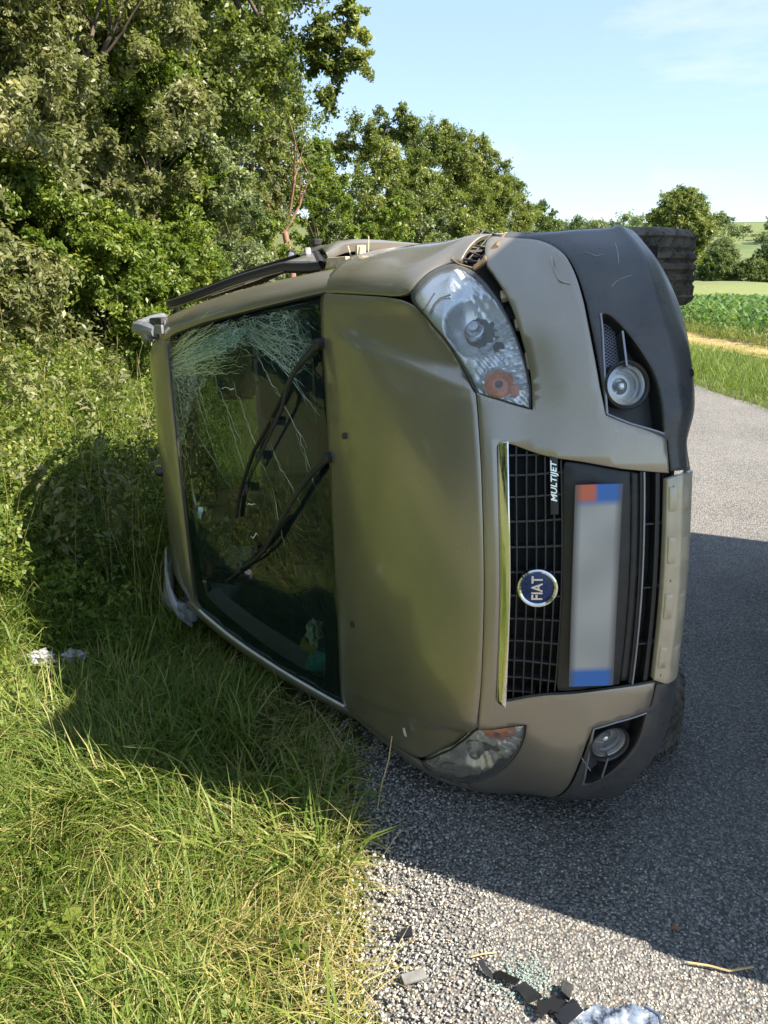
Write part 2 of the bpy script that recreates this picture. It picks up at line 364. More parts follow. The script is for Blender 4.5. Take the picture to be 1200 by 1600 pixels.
mir = lambda pts: [(p[0], -p[1]) + tuple(p[2:]) for p in pts][::-1]
def Pn(u, s):                                   # nose with the pressed crease of the bonnet and the dent of the valance
    X = P(u, s); return X
def frame(u, s, fn=Pn, off=0.):
    n, du, ds = norm_of(fn, [u], [s]); n = n[0]; X = fn(np.array([u]), np.array([s]))[0]
    if n.dot(X - INSIDE) < 0: n = -n
    t = ds[0] / np.linalg.norm(ds[0]); up = np.cross(n, t); up /= np.linalg.norm(up)
    mt = Matrix(((t[0], up[0], n[0], X[0] + n[0] * off), (t[1], up[1], n[1], X[1] + n[1] * off), (t[2], up[2], n[2], X[2] + n[2] * off), (0, 0, 0, 1)))
    return mt                                    # x: towards the car's left, y: up, z: out
# ---- outlines on the nose surface (u down the nose, s towards the car's left)
HL = [(2.075, 4.02), (2.25, 4.5), (2.43, 4.82), (2.78, 5.06), (3.44, 5.225), (4.163, 5.088), (4.738, 4.575), (5.012, 3.95), (5.113, 3.338), (5.14, 2.6), (5.113, 2.06, 1), (4.738, 2.162), (4.338, 2.412), (3.97, 2.79, 1), (3.775, 3.263), (3.312, 3.65), (2.738, 3.863)]
REC = [(6.863, 3.963), (6.80, 3.4), (6.762, 3.0), (6.75, 2.5), (6.762, 1.963, 1), (7.25, 1.8), (7.988, 1.613, 1), (7.975, 2.0), (7.938, 2.45), (7.825, 2.775), (7.663, 3.062), (7.425, 3.45), (7.2, 3.788), (7.012, 3.98)]
HOOD_SEAM = [(2.06, 3.985), (1.2, 3.985), (.5, 3.985)]
half = [(.0, 3.985, 1)] + HOOD_SEAM[::-1] + [(2.738, 3.82), (3.30, 3.60), (3.76, 3.215), (3.945, 2.76, 1), (3.965, 1.8), (3.965, .9)]
hood_poly = half + [(3.965, 0)] + [(p[0], -p[1]) + tuple(p[2:]) for p in half][::-1]
def crease(X, us_):
    ya = np.abs(X[:, 1]); t = np.clip((X[:, 0] + .05) / .62, 0, 1); yc = .615 - .15 * t; w = .008 + .040 * t
    r = np.clip((ya - yc) / w, 0, 1); r = r * r * (3 - 2 * r); hgt = -.024 * t * r
    low = np.clip((X[:, 0] + .1) / .1, 0, 1); back = np.clip((.70 - ya) / .06, 0, 1)
    front = np.clip((.60 - X[:, 0]) / .08, 0, 1)
    return hgt * low * back * front
hood = panel('hood', hood_poly, Pn, M['paint'], car, disp=crease, step=.014)
# headlamps
def headlight(sd):
    poly = HL if sd > 0 else mir(HL)
    root = panel('headlight', poly, Pn, M['black'], car, off=-.062, depth=.0, step=.05, rim=False)
    # reflector: silver tub pressed with a main bowl, an indicator bowl and fluting
    bc = np.array([.484, .628 * sd, .772]); ic = np.array([.582, .489 * sd, .748])
    def tub(X, us_):
        d = -.014 - .012 * np.clip((us_[:, 0] - 3.1) / .6, 0, 1)
        r = np.linalg.norm(X - bc, axis=1); d = d - np.where(r < .088, .048 * (1 - (r / .088) ** 2), 0)
        r = np.linalg.norm(X - ic, axis=1); d = d - np.where(r < .036, .026 * (1 - (r / .036) ** 2), 0) + np.where((r > .036) & (r < .044), .008, 0)
        fl = (np.abs(us_[:, 1]) < 4.2) & (np.abs(us_[:, 1]) > 2.75) & (us_[:, 0] > 4.72 - .12 * (np.abs(us_[:, 1]) - 3))
        d = d + np.where(fl, .007 * np.sign(np.sin(np.abs(us_[:, 1]) * 42)), 0)
        wob = .003 * np.sin(X[:, 2] * 260) * np.sin(X[:, 1] * 190) * (us_[:, 0] > 4.0)
        return d + wob
    panel('reflector', poly, Pn, M['refl'], root, disp=tub, depth=.03, step=.0055, edge=.003)
    panel('lens', poly, Pn, M['lens'], root, off=.004, depth=.012, step=.018, edge=.004)
    # dark gasket along the outline
    q = resample(smooth_poly(poly, 2), Pn, .012); X = Pn(q[:, 0], q[:, 1]); n, _, _ = norm_of(Pn, q[:, 0], q[:, 1]); n *= np.sign(np.sum(n * (X - INSIDE)))
    bm = bmesh.new(); pts = [Vector(a) for a in X - n * .004]; tube(bm, pts + [pts[0]], .0038, 6, False); bm_obj('gasket', bm, M['rubber'], root)
    m = frame(4.03, 4.12 * sd, Pn, -.058)
    bm = bmesh.new(); lathe(bm, (0, 0, 0), (0, 0, 1), [(0, .026), (.02, .024), (.022, .019), (.034, .017), (.040, .012), (.041, .0)], 20); bmesh.ops.transform(bm, matrix=m, verts=bm.verts); bm_obj('bulb', bm, M['lamp_chrome'], root)
    bm = bmesh.new()
    m2 = frame(4.62, 3.72 * sd, Pn, -.03); lathe(bm, (0, 0, 0), (0, 0, 1), [(0, .014), (.006, .013), (.008, 0)], 18); bmesh.ops.transform(bm, matrix=m2, verts=bm.verts); bm_obj('sidelight', bm, M['deep'], root)
    m3 = frame(4.50, 2.98 * sd, Pn, -.03); bm = bmesh.new()
    lathe(bm, (0, 0, 0), (0, 0, 1), [(0, .036), (.012, .034), (.018, .026), (.0205, .014), (.021, 0)], 28); bmesh.ops.transform(bm, matrix=m3, verts=bm.verts); bm_obj('indicator', bm, M['orange'], root)
    bm = bmesh.new(); lathe(bm, (0, 0, .021), (0, 0, 1), [(0, .0095), (.003, .0085), (.004, 0)], 14); bmesh.ops.transform(bm, matrix=m3, verts=bm.verts); bm_obj('indicator_bulb', bm, M['rust'], root)
    bm = bmesh.new()
    m4 = frame(4.82, 2.72 * sd, Pn, -.018); bm_box(bm, (0, 0, 0), (.028, .020, .008), None, .003); bmesh.ops.transform(bm, matrix=m4, verts=bm.verts); bm_obj('reflector_patch', bm, M['orange'], root)
    bm = bmesh.new(); m5 = frame(3.02, 4.32 * sd, Pn, -.010)
    tube(bm, [(-.03, .03, 0), (-.005, .022, .001), (.012, .008, 0), (.02, -.02, 0)], .0022, 6); tube(bm, [(-.03, .055, 0), (.03, .025, 0)], .0014, 6); bmesh.ops.transform(bm, matrix=m5, verts=bm.verts); bm_obj('reflector_rib', bm, M['black'], root)
    return root
headlight(1); headlight(-1)
# bumper skin (paint), the struck left corner stands off the lamp
GR = [(4.385, 1.50), (4.64, 1.525), (5.388, 1.338), (5.738, 1.275), (6.812, 1.15), (8.15, 1.062, 1)]
BL = [(4.262, 6.238), (5.175, 6.062), (5.938, 5.763), (6.45, 5.25), (6.575, 4.8), (6.588, 4.462), (6.538, 3.613), (6.613, 2.525), (6.74, 1.95, 1)]
hl_edge_L = [(3.985, 2.80, 1), (4.33, 2.40), (4.73, 2.15), (5.165, 2.03, 1), (5.19, 2.6), (5.212, 3.325), (5.15, 4.0), (5.012, 4.525), (4.663, 5.02), (4.45, 5.2, 1), (4.0, 6.0), (4.0, 6.26, 1)]
hl_edge_R = [(3.985, 2.80, 1), (4.33, 2.40), (4.73, 2.15), (5.15, 2.04, 1), (5.165, 2.6), (5.14, 3.345), (5.035, 3.97), (4.76, 4.60), (4.18, 5.12), (3.62, 5.26, 1), (3.60, 6.0), (3.60, 6.45, 1)]
low = [(7.25, 1.785), (8.06, 1.585, 1)]
def bhalf(edge): return [(3.985, 0), (3.985, .9), (3.985, 1.8)] + edge + BL + low
outer_L = bhalf(hl_edge_L) + [(8.15, 1.062, 1)] + GR[:-1][::-1] + [(4.37, 1.40), (4.37, .7)]
outer_R = bhalf(hl_edge_R) + [(8.15, 1.062, 1)] + GR[:-1][::-1] + [(4.37, 1.40), (4.37, .7)]
bp = outer_L[:len(bhalf(hl_edge_L))] + outer_L[len(bhalf(hl_edge_L)):]
# closed ring: left outer, left grille side, across under the grille top, right grille side, right outer
nb = len(bhalf(hl_edge_L)); nr = len(bhalf(hl_edge_R))
ring = outer_L + [(4.37, 0)] + [(p[0], -p[1]) + tuple(p[2:]) for p in outer_R[nr:]][::-1] + [(p[0], -p[1]) + tuple(p[2:]) for p in outer_R[1:nr]][::-1]
def knock(X, us_):
    ys = X[:, 1]; t = np.clip((ys - .40) / .25, 0, 1); t = t * t * (3 - 2 * t)
    soft = np.exp(-((us_[:, 0] - 5.9) / .35) ** 2 - ((us_[:, 1] - 5.0) / .5) ** 2)
    v = .004 * np.clip((X[:, 0] - .55) / .1, 0, 1) * np.exp(-((np.abs(ys) - .42 - .1 * (X[:, 2] - .5)) / .012) ** 2)
    return .006 * t - .010 * soft
panel('bumper', ring, Pn, M['paint'], car, disp=knock, step=.016)
# black cladding with the recesses cut out
ch = BL[::-1]
clad_half = [(6.76, 1.93, 1)] + [(p[0] + .06, p[1]) for p in ch[1:-1]] + [(4.30, 6.27, 1), (3.62, 6.45), (3.60, 7, 1), (6, 7), (8, 7), (10, 7, 1), (10, 6), (10, 4), (10, 2), (10, 1)]
clad_in = [(9.38, .5), (9.38, 1.09, 1), (8.2, 1.09, 1), (8.10, 1.50, 1), (7.27, 1.76)]
full = clad_half + [(10, 0)] + [(p[0], -p[1]) + tuple(p[2:]) for p in clad_half][::-1] + [(p[0], -p[1]) + tuple(p[2:]) for p in clad_in][::-1] + clad_in
def dentv(X, us_):
    d = np.zeros(len(X))
    for (x, y, z, r, a) in ((.69, .33, .33, .055, -.034), (.71, .40, .36, .045, .016), (.70, .275, .34, .03, -.022)):
        q = ((X[:, 0] - x) ** 2 + (X[:, 1] - y) ** 2 + (X[:, 2] - z) ** 2) / r ** 2; d += a * np.exp(-q)
    # pressed step between the upper face and the chamfer below it
    t = np.clip((us_[:, 0] - 8.2) / .25, 0, 1); w = np.clip((np.abs(us_[:, 1]) - 1.2) / .8, 0, 1)
    rim = np.exp(-np.abs(us_[:, 0] - 8.45) / .30) * w
    return d + .011 * rim
panel('cladding', full, Pn, M['clad'], car, holes=[REC, mir(REC)], disp=dentv, step=.016)
# fog lamp recesses
def fog(sd):
    poly = REC if sd > 0 else mir(REC)
    root = panel('fog_lamp_recess', poly, Pn, M['black'], car, off=-.055, step=.03, rim=False)
    q = resample(smooth_poly(poly, 2), Pn, .012); X = Pn(q[:, 0], q[:, 1]); n, _, _ = norm_of(Pn, q[:, 0], q[:, 1]); n *= np.sign(np.sum(n * (X - INSIDE)))
    m_ = len(q); V = np.concatenate([X - n * .002, X - n * .057]); F = [[i, (i + 1) % m_, m_ + (i + 1) % m_, m_ + i] for i in range(m_)]
    fast_mesh('recess_wall', V, F, M['black'], root)
    # silver edge of the recess along its upper side
    ed = [(6.863, 3.963), (6.80, 3.4), (6.762, 3.0), (6.75, 2.5), (6.762, 1.963)]; ed2 = [(6.762, 1.963), (7.25, 1.8), (7.988, 1.613)]
    for e, r_ in ((ed, .0032), (ed2, .0026)):
        e = np.array([(a, b * sd) for a, b in e]); tt = np.linspace(0, len(e) - 1, 24); e = np.stack([np.interp(tt, range(len(e)), e[:, k]) for k in (0, 1)], 1)
        XX = Pn(e[:, 0], e[:, 1]); nn, _, _ = norm_of(Pn, e[:, 0], e[:, 1]); nn *= np.sign(np.sum(nn * (XX - INSIDE)))
        bm = bmesh.new(); tube(bm, list(XX + nn * .001), r_, 6); bm_obj('bright_edge', bm, M['silver'], root)
    c = Vector((.708, .478 * sd, .474)); ax = Vector((.97, .20 * sd, .0)).normalized()
    bm = bmesh.new(); lathe(bm, c, ax, [(-.075, .050), (-.004, .0565), (.002, .0575), (.004, .055), (.0, .0505), (-.012, .049)], 40); bm_obj('fog_ring', bm, M['black'], root)
    bm = bmesh.new(); lathe(bm, c, ax, [(-.008, .050), (-.010, .046), (-.018, .045), (-.016, .038), (-.026, .037), (-.024, .029), (-.036, .028), (-.036, .020), (-.046, .018), (-.046, 0)], 40); bm_obj('fog_reflector', bm, M['lamp_chrome'], root)
    bm = bmesh.new()
    lathe(bm, c - ax * .034, ax, [(0, .012), (.014, .010), (.017, .006), (.0175, 0)], 14); bm_obj('fog_bulb', bm, M['chrome'], root)
    bm = bmesh.new(); lathe(bm, c, ax, [(-.006, .0505), (-.003, .048), (.0, .030), (.0015, .0)], 40); bm_obj('fog_lens', bm, M['lens'], root)
    # vane and mesh between lamp and outer tip
    m = frame(7.25, 3.18 * sd, Pn, -.022); bm = bmesh.new(); bm_box(bm, (0, 0, 0), (.085, .006, .045), None, .0015); bmesh.ops.transform(bm, matrix=m, verts=bm.verts); bm_obj('vane', bm, M['black'], root)
    m = frame(7.25, 3.18 * sd, Pn, .0012); bm = bmesh.new(); bm_box(bm, (0, 0, 0), (.084, .0045, .002)); bmesh.ops.transform(bm, matrix=m, verts=bm.verts); bm_obj('vane_edge', bm, M['silver'], root)
    m = frame(6.98, 3.2 * sd, Pn, -.048); bm = bmesh.new()
    for k in range(-9, 10):
        for q_ in (1, -1):
            x = k * .008
            tube(bm, [(x - .016, -.022 * q_, 0), (x + .016, .022 * q_, 0)], .0009, 4, False)
    bmesh.ops.transform(bm, matrix=m, verts=bm.verts); bm_obj('mesh_insert', bm, M['silver'], root)
fog(1); fog(-1)
# grille: dark well, chrome bar, slats, dividers, plate carrier, lower bars
def Pg(off):
    def f(u, s):
        X = P(u, s); n, _, _ = norm_of(P, u, s); sg = np.sign(np.sum(n * (X - INSIDE), -1, keepdims=True)); return X + n * sg * off
    return f
GRP = [(4.36, 0)] + [(4.36, 1.1), (4.37, 1.50, 1)] + [(a[0], a[1] + .03) for a in GR[1:-1]] + [(8.2, 1.09, 1), (8.2, 0)]
grp = GRP + [(p[0], -p[1]) + tuple(p[2:]) for p in GRP[1:-1]][::-1]
grille = panel('grille', grp, Pn, M['deep'], car, off=-.05, step=.05, rim=False)
def gw(u): return np.interp(u, [4.37, 4.64, 5.388, 5.738, 6.812, 8.15], [1.50, 1.52, 1.335, 1.27, 1.145, 1.06])
chp = [(4.375, 0), (4.375, .8), (4.385, 1.44), (4.42, 1.515), (4.635, 1.525, 1), (4.635, .8), (4.635, 0)]
panel('chrome_bar', chp + [(p[0], -p[1]) + tuple(p[2:]) for p in chp[1:-1]][::-1], Pn, M['chrome'], grille, off=.004, depth=.03, step=.012, edge=.004,
      disp=lambda X, us_: .016 * (us_[:, 0] - 4.40) / .25)
def bar(name, us_list, w, dpt, mat, parent, off=-.012):
    q = np.array(us_list); X = Pn(q[:, 0], q[:, 1]); n, du, ds = norm_of(Pn, q[:, 0], q[:, 1]); n *= np.sign(np.sum(n * (X - INSIDE)))
    t = np.gradient(X, axis=0); t /= np.linalg.norm(t, axis=1, keepdims=True); b = np.cross(n, t)
    r = [X + n * off + b * w / 2, X + n * off - b * w / 2, X + n * (off - dpt) - b * w / 2, X + n * (off - dpt) + b * w / 2]
    V = np.concatenate(r); k = len(q); F = []
    for i in range(k - 1):
        for a in range(4): c = (a + 1) % 4; F.append([a * k + i, a * k + i + 1, c * k + i + 1, c * k + i])
    F += [[0, k, 2 * k, 3 * k], [k - 1, 2 * k - 1, 3 * k - 1, 4 * k - 1]]
    me = fast_mesh(name, V, F, mat, parent, smooth=True); me.data.set_sharp_from_angle(angle=R(40)); return me
for u in (4.82, 5.04, 5.23, 5.40, 5.56, 5.70):
    w = gw(u) - .005; bar('slat', [(u, s) for s in np.linspace(-w, w, 17)], .0035, .028, M['black'], grille)
for s in np.linspace(-1.36, 1.36, 12):
    ue = 5.74 if abs(s) < 1.24 else 5.3
    bar('divider', [(u, s) for u in np.linspace(4.62, ue, 7)], .0045, .026, M['black'], grille, -.016)
cp = [(5.72, 0), (5.72, 1.20), (5.80, 1.245, 1), (6.812, 1.13), (7.2, 1.10, 1), (7.2, 0)]
panel('plate_carrier', cp + [(p[0], -p[1]) + tuple(p[2:]) for p in cp[1:-1]][::-1], Pn, M['black'], grille, off=-.010, depth=.03, step=.03)
for u, w_, m_, o_ in ((7.47, .010, 'black', -.012), (7.50, .0035, 'silver', -.006), (7.86, .010, 'black', -.014)):
    w = gw(u) - .01; bar('lower_bar', [(u, s) for s in np.linspace(-w, w, 17)], w_, .03, M[m_], grille, o_)
cp = [(7.24, 0), (7.24, 1.09, 1), (7.44, 1.075, 1), (7.44, 0)]
panel('lower_trim', cp + [(p[0], -p[1]) + tuple(p[2:]) for p in cp[1:-1]][::-1], Pn, M['black'], grille, off=-.02, depth=.02, step=.03)
for s in (-.62, -.05, .55): bar('divider', [(u, s) for u in np.linspace(7.5, 8.1, 5)], .004, .03, M['black'], grille, -.02)
# number plate on its carrier, badge, engine lettering
plm = Matrix.Translation((.7665, 0, .5665)) @ Matrix.Rotation(R(-12), 4, 'Y')
bm = bmesh.new(); bm_box(bm, (0, 0, 0), (.008, .52, .112), None, .003); pl = bm_obj('number_plate', bm, M['plate'], car); pl.matrix_local = plm
def text_mesh(name, txt, size, m, mat, parent, shear=0, ext=.0015, sx=1):
    cu = bpy.data.curves.new(name, 'FONT'); cu.body = txt; cu.size = size; cu.extrude = ext; cu.align_x = 'CENTER'; cu.align_y = 'CENTER'; cu.shear = shear
    cu.resolution_u = 3; cu.offset = size * .02; to = bpy.data.objects.new(name + '_c', cu); col.objects.link(to)
    dg = bpy.context.evaluated_depsgraph_get(); me = bpy.data.meshes.new_from_object(to.evaluated_get(dg)); bpy.data.objects.remove(to)
    me.name = name; me.materials.clear(); me.materials.append(mat); o = link(bpy.data.objects.new(name, me), parent); o.matrix_local = m @ Matrix.Diagonal((sx, 1, 1, 1)); return o
bmx = frame(5.245, 0.0, Pn, .004)
bm = bmesh.new(); lathe(bm, (0, 0, 0), (0, 0, 1), [(-.03, .044), (.002, .0495), (.008, .0485), (.010, .0445), (.007, .040), (.002, .0385)], 48); bmesh.ops.transform(bm, matrix=bmx, verts=bm.verts); badge = bm_obj('badge', bm, M['chrome'], car)
bm = bmesh.new(); lathe(bm, (0, 0, 0), (0, 0, 1), [(.002, .0395), (.005, .030), (.0062, .012), (.0065, 0)], 48); bmesh.ops.transform(bm, matrix=bmx, verts=bm.verts); bm_obj('badge_field', bm, M['badge_blue'], badge)
text_mesh('badge_lettering', 'FIAT', .037, bmx @ Matrix.Translation((0, 0, .007)) , M['letters'], badge, 0, .001, .86)
mm = frame(5.56, .98, Pn, -.004)
bm = bmesh.new(); bm_box(bm, (0, 0, -.003), (.145, .019, .006), None, .002); bmesh.ops.transform(bm, matrix=mm, verts=bm.verts); eb = bm_obj('engine_badge', bm, M['black'], car)
text_mesh('engine_lettering', 'MULTIJET', .0195, mm @ Matrix.Translation((.006, 0, .0015)), M['letters'], eb, .25, .0006, 1.18)
# skid plate with raised pads and bolts
sk = [(8.0, 0), (8.0, .5), (8.01, 1.0, 1), (8.45, 1.05), (9.36, 1.05, 1), (9.36, .5), (9.36, 0)]
skid = panel('skid_plate', sk + [(p[0], -p[1]) + tuple(p[2:]) for p in sk[1:-1]][::-1], Pn, M['skid'], car, off=.006, depth=.02, step=.014,
             disp=lambda X, us_: .010 * np.exp(-np.abs(us_[:, 0] - 8.52) / .35))
for s in (.80, .33, -.20, -.72):
    pd = [(8.10, s - .12, 1), (8.07, s - .09, 1), (8.07, s + .12, 1), (8.98, s + .12, 1), (8.98, s - .12, 1)]
    panel('skid_pad', pd, Pn, M['skid'], skid, off=.0125, depth=.014, step=.012, sm=0, edge=.0025)
for s in (.92, .05, -.93):
    m = frame(8.30, s, Pn, .006); bm = bmesh.new(); lathe(bm, (0, 0, 0), (0, 0, 1), [(0, .007), (.004, .0065), (.005, .004), (.003, .003), (.003, 0)], 10); bmesh.ops.transform(bm, matrix=m, verts=bm.verts); bm_obj('bolt', bm, M['black'], skid)
m = frame(9.1, 2.62, Pn, .002); bm = bmesh.new(); lathe(bm, (0, 0, 0), (0, 0, 1), [(0, .010), (.003, .009), (.001, .006), (-.006, .0)], 14); bmesh.ops.transform(bm, matrix=m, verts=bm.verts); bm_obj('cladding_clip', bm, M['deep'], car)
# front wings
fr = [(.0, 4.015, 1), (.5, 4.015), (1.2, 4.015), (2.04, 4.02), (2.22, 4.52), (2.40, 4.86), (2.76, 5.10), (3.40, 5.27, 1), (3.45, 6.0), (3.45, 7, 1), (1.5, 7), (0, 7, 1), (0, 5.5)]
def wingbend(X, us_): return .004 * np.sin(X[:, 0] * 21) * np.clip((X[:, 1] - .70) / .1, 0, 1) + .003 * np.sin(X[:, 2] * 33 + X[:, 0] * 9) * (X[:, 1] > 0)
panel('wing', fr, Pn, M['paint'], car, step=.014, disp=wingbend); panel('wing', mir(fr), Pn, M['paint'], car, step=.016)
# torn bracket between left wing and bumper
bm = bmesh.new(); m = frame(3.78, 5.9, Pn, -.012)
for k in range(5): tube(bm, [(-.055 + .027 * k, .035, .004 * (k % 2)), (-.05 + .026 * k, -.03, .006 * ((k + 1) % 2))], .0026, 6)
for k in range(3): tube(bm, [(-.06, .03 - .026 * k, 0), (.06, .026 - .026 * k, .004)], .0024, 6)
bmesh.ops.transform(bm, matrix=m, verts=bm.verts); br = bm_obj('torn_bracket', bm, M['black'], car)
bm = bmesh.new()
tube(bm, [(-.075, -.03, .004), (-.045, -.046, .012), (-.02, -.034, .006), (.01, -.044, .014), (.045, -.036, .006), (.07, -.030, .004)], [.006, .009, .006, .008, .006, .004], 7)
tube(bm, [(-.075, -.03, .004), (-.08, .01, .006), (-.07, .04, .003), (-.02, .046, .004), (.05, .042, .003)], [.005, .004, .004, .003, .003], 6)
bmesh.ops.transform(bm, matrix=m, verts=bm.verts); bm_obj('torn_edge', bm, M['rust'], br)
bm = bmesh.new()
for u, s in ((5.16, 4.05), (5.24, 3.4), (5.235, 3.25), (4.95, 4.62)):
    m = frame(u - .03, s, Pn, -.022); b2 = bmesh.new(); bm_box(b2, (0, 0, 0), (.024, .016, .02), None, .003); bmesh.ops.transform(b2, matrix=m, verts=b2.verts)
    bm_obj('bumper_clip', b2, M['cream'], car)
# scuffs and a leaf scrap stuck to the skins
for pts_, w_ in (([(6.113, 5.163), (6.113, 4.888), (6.163, 4.725), (6.188, 4.613), (6.4, 4.525)], .0034), ([(7.962, 5.663), (7.812, 5.188), (7.688, 4.863)], .0012), ([(7.3, 4.438), (7.562, 4.562), (7.875, 4.625)], .0009), ([(7.0, 5.2), (7.25, 5.05), (7.4, 5.1)], .001), ([(8.3, 3.9), (8.25, 3.2)], .0012), ([(6.6, -2.9), (6.9, -3.3)], .0012), ([(8.4, -4.2), (8.0, -4.9), (7.8, -5.2)], .0016)):
    pa = np.array(pts_); tt = np.linspace(0, len(pa) - 1, 14); pa = np.stack([np.interp(tt, range(len(pa)), pa[:, k]) for k in (0, 1)], 1) + np.random.default_rng(len(pts_)).normal(0, .003, (14, 2)); bar('scuff_mark', pa, w_, .003, M['scuff'], car, .0075 if w_ > .003 else .0016)
bar('leaf_scrap', [(1.83, -3.33), (1.84, -3.42), (1.86, -3.50)], .009, .002, M['paper'], car, .0015)
# dark liner under the skins, open at lamps and grille
uu, ss = np.meshgrid(np.linspace(0, 10, 101), np.linspace(-7, 7, 113), indexing='ij'); Xl = P(uu, ss); nl, _, _ = norm_of(P, uu, ss); nl *= np.sign(np.sum(nl * (Xl - INSIDE), -1, keepdims=True))
Vl = (Xl - nl * .042).reshape(-1, 3); pu = np.stack([uu.ravel(), ss.ravel()], 1); cut = np.zeros(len(pu), bool)
for q in (HL, mir(HL), REC, mir(REC), grp): cut |= in_poly(pu, smooth_poly(q, 2))
cut = cut.reshape(uu.shape); F = []
for i in range(100):
    for j in range(112):
        if not (cut[i, j] or cut[i + 1, j] or cut[i, j + 1] or cut[i + 1, j + 1]): F.append([i * 113 + j, (i + 1) * 113 + j, (i + 1) * 113 + j + 1, i * 113 + j + 1])
fast_mesh('inner_liner', Vl, F, M['deep'], car)
# ------------------------------------------------------------------ windscreen, pillars, roof
def W(v, y):
    v = np.asarray(v, float); y = np.asarray(y, float)
    lo = np.stack([-.01 - .178 * y * y, y, 1.086 - .018 * y * y], -1); up = np.stack([-.771 - .183 * y * y, y, 1.579 - .009 * y * y], -1)
    return lo + (up - lo) * v[..., None] + np.array([.54, 0, .84]) * (.022 * 4 * v * (1 - v))[..., None]
def hw(v): return np.interp(v, [-.1, 0, .33, .67, .92, 1.0], [.71, .70, .657, .611, .567, .545])
INSIDE = np.array([-.9, 0, .6])
gl = [(-.02, 0), (-.02, .70, 1)] + [(v, float(hw(v))) for v in (.2, .4, .6, .8, .93)] + [(1.0, .545), (1.003, .50), (1.0, .3), (1.0, 0)]
sym = lambda h: h + [(p[0], -p[1]) + tuple(p[2:]) for p in h[1:-1]][::-1]
WS = dict(scale=(.89, 1.0))
wsc = panel('windscreen', sym(gl), W, M['glass'], car, off=-.003, depth=.006, step=.03, edge=.002, **WS)
inn = [(.055, 0), (.06, .25), (.055, .64), (.09, .655), (.4, .612), (.7, .560), (.86, .50), (.90, .44), (.91, .3), (.92, 0)]
inr = [(.055, 0), (.07, -.25), (.082, -.60), (.11, -.63), (.42, -.585), (.69, -.53), (.87, -.49), (.905, -.45), (.92, -.3)]
frit_hole = inn + inr[1:][::-1]
panel('frit_border', sym(gl), W, M['frit'], wsc, holes=[frit_hole], off=-.0075, depth=.001, step=.03, rim=False, **WS)
rr = np.random.default_rng(3)
def strips(name, lines, mat, parent, wd, off=.0012, wob=.004):
    V = []; F = []
    for (a, b, w) in lines:
        k = max(4, int(np.hypot((a[0] - b[0]) * .9, a[1] - b[1]) / .02)); t = np.linspace(0, 1, k + 1)
        q = np.array(a)[None] * (1 - t[:, None]) + np.array(b)[None] * t[:, None]; q[1:-1] += rr.normal(0, wob, (k - 1, 2)); X = W(q[:, 0], q[:, 1]); n, _, _ = norm_of(W, q[:, 0], q[:, 1]); n *= np.sign(n[:, 2:3])
        d = np.gradient(X, axis=0); s = np.cross(n, d); s /= np.linalg.norm(s, axis=1, keepdims=True); ww = (w * wd * (.35 + .65 * np.sin(np.pi * np.clip(t, .03, .97))) * rr.uniform(.3, 1.25, k + 1))[:, None]
        b0 = len(V); V += list(X + n * off + s * ww); V += list(X + n * off - s * ww)
        for i in range(k): F.append([b0 + i, b0 + i + 1, b0 + k + 2 + i, b0 + k + 1 + i])
    return fast_mesh(name, np.array(V), F, mat, parent, smooth=False)
lines = []; wlines = []
for i in range(64):          # fan of fractures from the upper outer corner
    t = i / 63; a = (.99 - .05 * rr.random(), .40 + .10 * t + .02 * rr.random()); L_ = rr.uniform(.45, 1); e = (.99 - (.62 - .12 * t) * L_, (.40 + .10 * t) + (.03 + .17 * t + .06 * rr.random()) * L_)
    lines.append((a, e, rr.uniform(.6, 1.6)))
for i in range(60):          # short cross links in the web
    v = rr.uniform(.35, .95); y = .43 + .16 * rr.random() + (.95 - v) * .08; lines.append(((v, y), (v - rr.uniform(.02, .09), y + rr.uniform(-.03, .06)), rr.uniform(.5, 1.2)))
for i in range(40):          # second web above the wiper foot
    a = (rr.uniform(.28, .40), rr.uniform(.55, .63)); lines.append((a, (a[0] - rr.uniform(.10, .30), a[1] - rr.uniform(.02, .16)), rr.uniform(.5, 1.4)))
for i in range(26):
    a = (rr.uniform(.08, .2), rr.uniform(.60, .66)); lines.append((a, (a[0] + rr.uniform(-.08, .12), a[1] - rr.uniform(.02, .1)), rr.uniform(.5, 1.3)))
long_ = [((.65, .458), (.472, .192)), ((.84, .248), (.564, .018)), ((.846, .484), (.662, .124)), ((.348, .522), (.106, .228)), ((.242, .504), (.032, .334)), ((.312, .23), (.158, .03)), ((.312, .076), (.262, -.128)), ((.42, .60), (.10, .42)), ((.50, .42), (.33, .10)), ((.93, .42), (.91, .05)), ((.78, .44), (.70, .25)), ((.2, .52), (.09, .36)), ((.56, .30), (.46, .08)), ((.15, .28), (.07, .10))]
for a, b in long_: wlines.append((a, b, rr.uniform(.55, 1.3))); wlines.append(((a[0] + .008, a[1] - .004), (b[0] + .012, b[1] + .02), .5))
for a, b in (((.584, .388), (.50, .394)), ((.472, -.014), (.42, -.002)), ((.47, -.13), (.42, -.118))): wlines.append((a, b, 4.0))  # short wide dashes: painted glass reflections laid among the cracks
for i in range(14):
    a = (.995 - .02 * rr.random(), rr.uniform(-.05, .48)); wlines.append((a, (a[0] - rr.uniform(.02, .08), a[1] - rr.uniform(-.02, .08)), .8))
strips('crack_web', lines, M['crack'], wsc, .0009, wob=.0035); strips('crack_and_glint_lines', wlines, M['crack_glint'], wsc, .0009, wob=.004)
